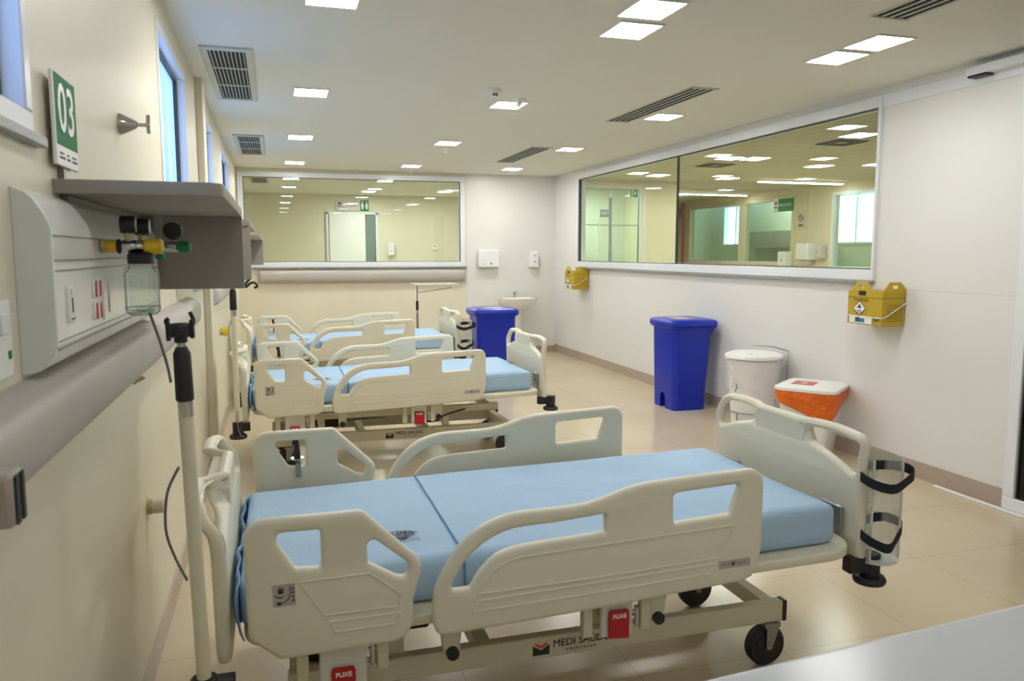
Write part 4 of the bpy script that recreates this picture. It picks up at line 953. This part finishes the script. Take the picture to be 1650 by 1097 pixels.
t = thing('room_sign', 'white room sign with round crest left of the green toilet sign', 'sign', (1.45, 15.985, 2.32))
G().box(-0.25, 0.21, -0.006, 0, 0.0, 0.20).done('sign_plate', 'sticker', t, bevel=0.002)
G().lathe([(0.004, -0.001), (0.026, -0.001), (0.026, 0.001), (0.004, 0.001)], (-0.175, -0.007, 0.145), 'Y', 16).box(-0.225, -0.12, -0.0075, -0.006, 0.085, 0.097).done('crest', 'ink', t, smooth=False)
G().box(-0.08, 0.16, -0.0075, -0.006, 0.09, 0.12).done('sign_text', 'sticker_grey', t, smooth=False)
t = thing('soap_dispenser', 'white soap dispenser beyond the back window, right of the door', 'dispenser', (2.27, 15.99, 1.44))
G().box(-0.065, 0.065, -0.09, 0, 0, 0.25).done('cover', 'white_gloss', t, bevel=0.015); G().cyl((0, -0.093, 0.1), (0, -0.088, 0.1), 0.015).done('button', 'sticker_grey', t)
t = thing('wall_thermostat', 'small white controller on the wall far beyond the back window', 'controller', (3.17, 15.99, 1.55))
G().box(-0.05, 0.05, -0.03, 0, 0, 0.12).done('cover', 'white', t, bevel=0.008); G().cyl((0, -0.033, 0.08), (0, -0.028, 0.08), 0.015).done('dial', 'vent_dark', t)

# ------------------------------------------------------------------ corridor beyond the right window
struct(G().box(XR+0.12, 9.6, 0.5, 17.5, ZC, ZC+0.1).done('ceiling_corridor', 'corridor_ceiling', smooth=False))
g = G()
g.box(9.0, 9.12, 3.0, 10.0, 0, ZC).box(9.0, 9.12, 11.2, 12.2, 0, ZC).box(9.0, 9.12, 15.98, 17.5, 0, ZC)
g.box(9.0, 9.12, 10.0, 11.2, 0, 1.22).box(9.0, 9.12, 10.0, 11.2, 2.50, ZC).box(9.0, 9.12, 12.2, 15.98, 0, 1.26).box(9.0, 9.12, 12.2, 15.98, 2.52, ZC)
g.box(XR+0.12, 9.0, 0.38, 0.5, 0, ZC).box(4.25, 9.12, 17.5, 17.62, 0, ZC)
g.box(5.72, 6.32, 11.65, 11.77, 0, ZC).box(4.2, 4.62, 11.65, 11.77, 0, ZC).box(4.62, 5.72, 11.65, 11.77, 2.56, ZC).box(6.20, 6.32, 11.77, 17.5, 0, ZC)
g.box(9.0, 9.12, 0.5, 3.0, 0, ZC)
struct(g.done('wall_corridor', 'corridor_wall', smooth=False))
struct(G().box(4.2, 6.2, 13.4, 13.5, 0, ZC).done('wall_office', 'pale_green', smooth=False))
g = G(); g.box(10.5, 10.6, 8.5, 17.5, 0, 1.66).box(10.5, 10.6, 8.5, 17.5, 2.62, 3.2)
ws = [(8.5, 11.72), (13.05, 15.9), (16.95, 17.5)]
for a, b in ws: g.box(10.5, 10.6, a, b, 1.66, 2.62)
struct(g.done('wall_outer', 'pale_green', smooth=False))
struct(G().box(9.12, 10.6, 8.5, 17.5, 3.2, 3.3).box(9.12, 10.5, 8.4, 8.5, 0, 3.2).box(9.12, 10.6, 17.5, 17.6, 0, 3.2).done('wall_passage', 'pale_green', smooth=False))
w = empty_struct('window_7')
frame_rect(G(), 'X', 8.98, 9.10, 12.2, 15.98, 1.26, 2.52, 0.07).done('window_frame', 'corridor_wall', w, smooth=False)
G().box(8.98, 9.10, 13.75, 13.95, 1.33, 2.45).done('mullion', 'corridor_wall', w, smooth=False)
G().box(9.03, 9.04, 12.25, 13.75, 1.32, 2.46).box(9.03, 9.04, 13.95, 15.92, 1.32, 2.46).done('pane', 'tint_glass', w, smooth=False)
w = empty_struct('window_8')
frame_rect(G(), 'X', 8.98, 9.10, 10.0, 11.2, 1.22, 2.50, 0.05).done('window_frame', 'alu', w, smooth=False)
G().box(9.03, 9.04, 10.05, 11.15, 1.27, 2.45).done('pane', 'tint_glass', w, smooth=False)
for n, (a, b) in (('window_9', (11.72, 13.05)), ('window_10', (15.9, 16.95))):
    w = empty_struct(n)
    frame_rect(G(), 'X', 10.48, 10.6, a, b, 1.66, 2.62, 0.04).done('window_frame', 'alu', w, smooth=False)
    g = G()
    for k in range(11):
        z = 2.02+k*0.053; g.quad((10.50, a+0.04, z), (10.50, b-0.04, z), (10.55, b-0.04, z+0.035), (10.55, a+0.04, z+0.035))
    lv = g.done('louvres', 'tint_glass', w, smooth=False)
    G().box(10.49, 10.54, (a+b)/2-0.015, (a+b)/2+0.015, 1.70, 2.58).done('mullion', 'alu', w, smooth=False)
led_panel(5.2, 12.5, 'added fill panel inside the office behind the glass partition', 'added fill panels behind glass partitions', 0.3, 0.6)  # added to brighten the dark office behind the glass
for y in (10.2, 14.0): led_panel(9.75, y, 'added unseen fill panel in the passage behind the %s corridor glass' % ('nearer' if y < 12 else 'farther'), 'added fill panels behind glass partitions', 0.3, 0.6, 3.2)  # unseen panels added to brighten the passage
t = thing('cabinet_reflection', 'grey box standing in for a cabinet reflected in the corridor glass', 'cabinet', (10.3, 14.3, 1.60))  # solid box modelled in place of a reflection in the glass
G().box(-0.2, 0.2, -1.3, 1.3, 0, 0.36).done('cabinet_body', 'sticker_grey', t, bevel=0.005)
G().box(-0.215, -0.2, -1.3, -0.01, 0.01, 0.35).done('door', 'sticker_grey', t); G().box(-0.215, -0.2, 0.01, 1.3, 0.01, 0.35).done('door', 'sticker_grey', t)
# glass partition of the corridor end
w = empty_struct('door_3')
frame_rect(G(), 'Y', 11.66, 11.74, 4.62, 5.72, 0.0, 2.56, 0.05).done('door_frame', 'pale_green', w, smooth=False)
frame_rect(G(), 'Y', 11.68, 11.72, 4.66, 5.68, 0.04, 2.52, 0.014).done('gasket', 'gasket', w, smooth=False)
G().box(5.165, 5.195, 11.67, 11.73, 0.05, 2.37).box(4.66, 5.68, 11.69, 11.71, 1.93, 1.945).done('mullion', 'door_grey', w, smooth=False)
G().box(4.67, 5.165, 11.695, 11.70, 0.05, 2.51).box(5.195, 5.67, 11.695, 11.70, 0.05, 2.51).done('pane', 'tint_glass', w, smooth=False)
G().tube([(4.95, 11.66, 1.40), (4.95, 11.62, 1.40), (4.95, 11.62, 1.98), (4.95, 11.66, 1.98)], 0.012, 8).done('pull_handle', 'alu', w)
t = thing('exit_sign', 'green framed SAÍDA sign on the glass partition beyond the right window', 'sign', (5.06, 11.64, 2.06))
G().box(-0.085, 0.085, 0, 0.01, 0, 0.12).done('sign_plate', 'door_grey', t, bevel=0.002); link('lettering', text_mesh('SAÍDA', 0.05, (1,0,0), (0,0,1), (0, -0.001, 0.06)), 'white', t, smooth=False)
t = thing('exit_pictogram', 'dark green pictogram at top of the glass partition', 'sign', (5.57, 11.68, 2.39))
G().box(-0.06, -0.035, 0, 0.005, 0, 0.12).box(0.0, 0.06, 0, 0.005, 0.09, 0.12).box(0.0, 0.06, 0, 0.005, 0, 0.03).box(-0.015, 0.012, 0, 0.005, 0, 0.12).box(0.04, 0.07, 0, 0.005, 0, 0.12).done('pictogram', 'sign_green', t, smooth=False)
for x, y, lb in ((5.47, 6.47, 'corridor ceiling light nearest, at the right end of the interior window'), (5.30, 8.47, 'corridor ceiling light, left one of a touching pair'), (5.62, 8.43, 'corridor ceiling light, right one of a touching pair'), (6.9, 8.89, 'corridor ceiling light between the touching pair and the right jamb'), (7.5, 8.5, 'corridor ceiling light partly hidden by the right jamb'), (5.45, 10.63, 'corridor ceiling light above the glass partition'), (6.7, 10.76, 'corridor ceiling light in the middle of the interior window'), (6.9, 13.3, 'corridor ceiling light above the red fire bell')):
    led_panel(x, y, lb, 'corridor ceiling lights', 0.25, 0.3)
for y, lb in ((10.8, 'long strip light on the corridor ceiling, the nearer one'), (13.5, 'long strip light on the corridor ceiling, the farther one')):
    t = thing('strip_light', lb, 'strip light', (8.06, y, ZC), 0, 'corridor strip lights')
    G().box(-0.78, 0.78, -0.05, 0.05, -0.03, 0).done('fixture', 'white', t, smooth=False); G().box(-0.77, 0.77, -0.045, 0.045, -0.045, -0.03).done('tube', 'led_strip', t, smooth=False)
for x, y, lb in ((5.66, 6.95, 'square air vent on corridor ceiling by the nearest light'), (5.54, 9.2, 'square air vent on corridor ceiling behind the touching lights')):
    t = thing('air_vent', lb, 'air vent', (x, y, ZC), 0, 'corridor air vents')
    g = G()
    for q in (0.20, 0.15, 0.10, 0.05): g.box(-q, q, -q, q, -0.004-0.02*(0.2-q), -0.002)
    g.done('vent_plate', 'grille', t, smooth=False)
    g = G()
    for q in (0.175, 0.125, 0.075):
        for s in (-1, 1): g.box(-q, q, s*q-0.008, s*q+0.008, -0.012, -0.004).box(s*q-0.008, s*q+0.008, -q, q, -0.012, -0.004)
    g.done('vent_gaps', 'vent_dark', t, smooth=False)
t = thing('direction_sign', 'green direction sign with white lettering beyond the right window', 'sign', (8.97, 12.44, 2.25))
G().box(0, 0.012, -0.22, 0.22, 0, 0.23).done('sign_plate', 'sign_green', t, bevel=0.002)
link('lettering', text_mesh('AMBULATÓRIO', 0.06, (0,-1,0), (0,0,1), (-0.001, 0.02, 0.115)), 'white', t, smooth=False)
G().box(0, 0.012, 0.225, 0.36, -0.02, 0.25).lathe([(0.004, -0.001), (0.03, -0.001), (0.03, 0.001), (0.004, 0.001)], (-0.001, 0.29, 0.16), 'X', 14, 1).box(-0.001, 0.0, 0.24, 0.345, 0.07, 0.09, 1).done('crest_plate', ['white', 'ink'], t, smooth=False)
t = thing('no_smoking_sign', 'small white no smoking notice on cream column beyond the right window', 'sign', (8.985, 12.0, 1.92))
G().box(0, 0.01, -0.10, 0.10, 0, 0.28).done('sign_plate', 'sticker', t, smooth=False)
G().tube([(-0.002, 0.055*math.cos(k*math.pi/10), 0.19+0.055*math.sin(k*math.pi/10)) for k in range(20)], 0.006, 6, closed=True).tube([(-0.002, 0.04, 0.23), (-0.002, -0.04, 0.15)], 0.006, 6).box(-0.002, 0, -0.06, 0.06, 0.04, 0.08).done('symbol', 'card_print', t, smooth=False)
t = thing('towel_dispenser', 'white paper towel dispenser on wall beyond the right window', 'dispenser', (8.99, 11.70, 1.30))
G().box(-0.2, 0, -0.17, 0.17, 0.07, 0.36).done('cover', 'white', t, bevel=0.02); G().box(-0.15, -0.03, -0.12, 0.12, 0.0, 0.07).done('tray', 'sticker', t, bevel=0.01)
t = thing('soap_dispenser', 'grey white soap dispenser right of the towel dispenser beyond the right window', 'dispenser', (8.99, 11.36, 1.40))
G().box(-0.13, 0, -0.07, 0.07, 0, 0.24).done('cover', 'sticker', t, bevel=0.015); G().cyl((-0.135, 0, 0.12), (-0.128, 0, 0.12), 0.02).done('button', 'sticker_grey', t)
t = thing('soap_dispenser', 'white dispenser left of the towel dispenser, low in the right window', 'dispenser', (8.99, 12.35, 1.25))
G().box(-0.13, 0, -0.13, 0.13, 0, 0.27).done('cover', 'white', t, bevel=0.02); G().cyl((-0.135, 0, 0.1), (-0.128, 0, 0.1), 0.02).done('button', 'sticker_grey', t)
t = thing('fire_bell', 'red fire bell with red pipe beyond the pane joint of the right window', 'fire bell', (8.96, 16.3, 1.2))
G().cyl((0, -0.12, 0), (0, -0.12, 1.40), 0.03).done('pipe', 'red', t)
G().box(-0.06, 0, -0.02, 0.22, 1.06, 1.30).done('bell_box', 'red', t, bevel=0.02); G().lathe([(0.01, -0.08), (0.06, -0.07), (0.07, -0.06), (0.07, -0.058)], (0, 0.10, 1.18), 'X').done('bell_dome', 'red', t)
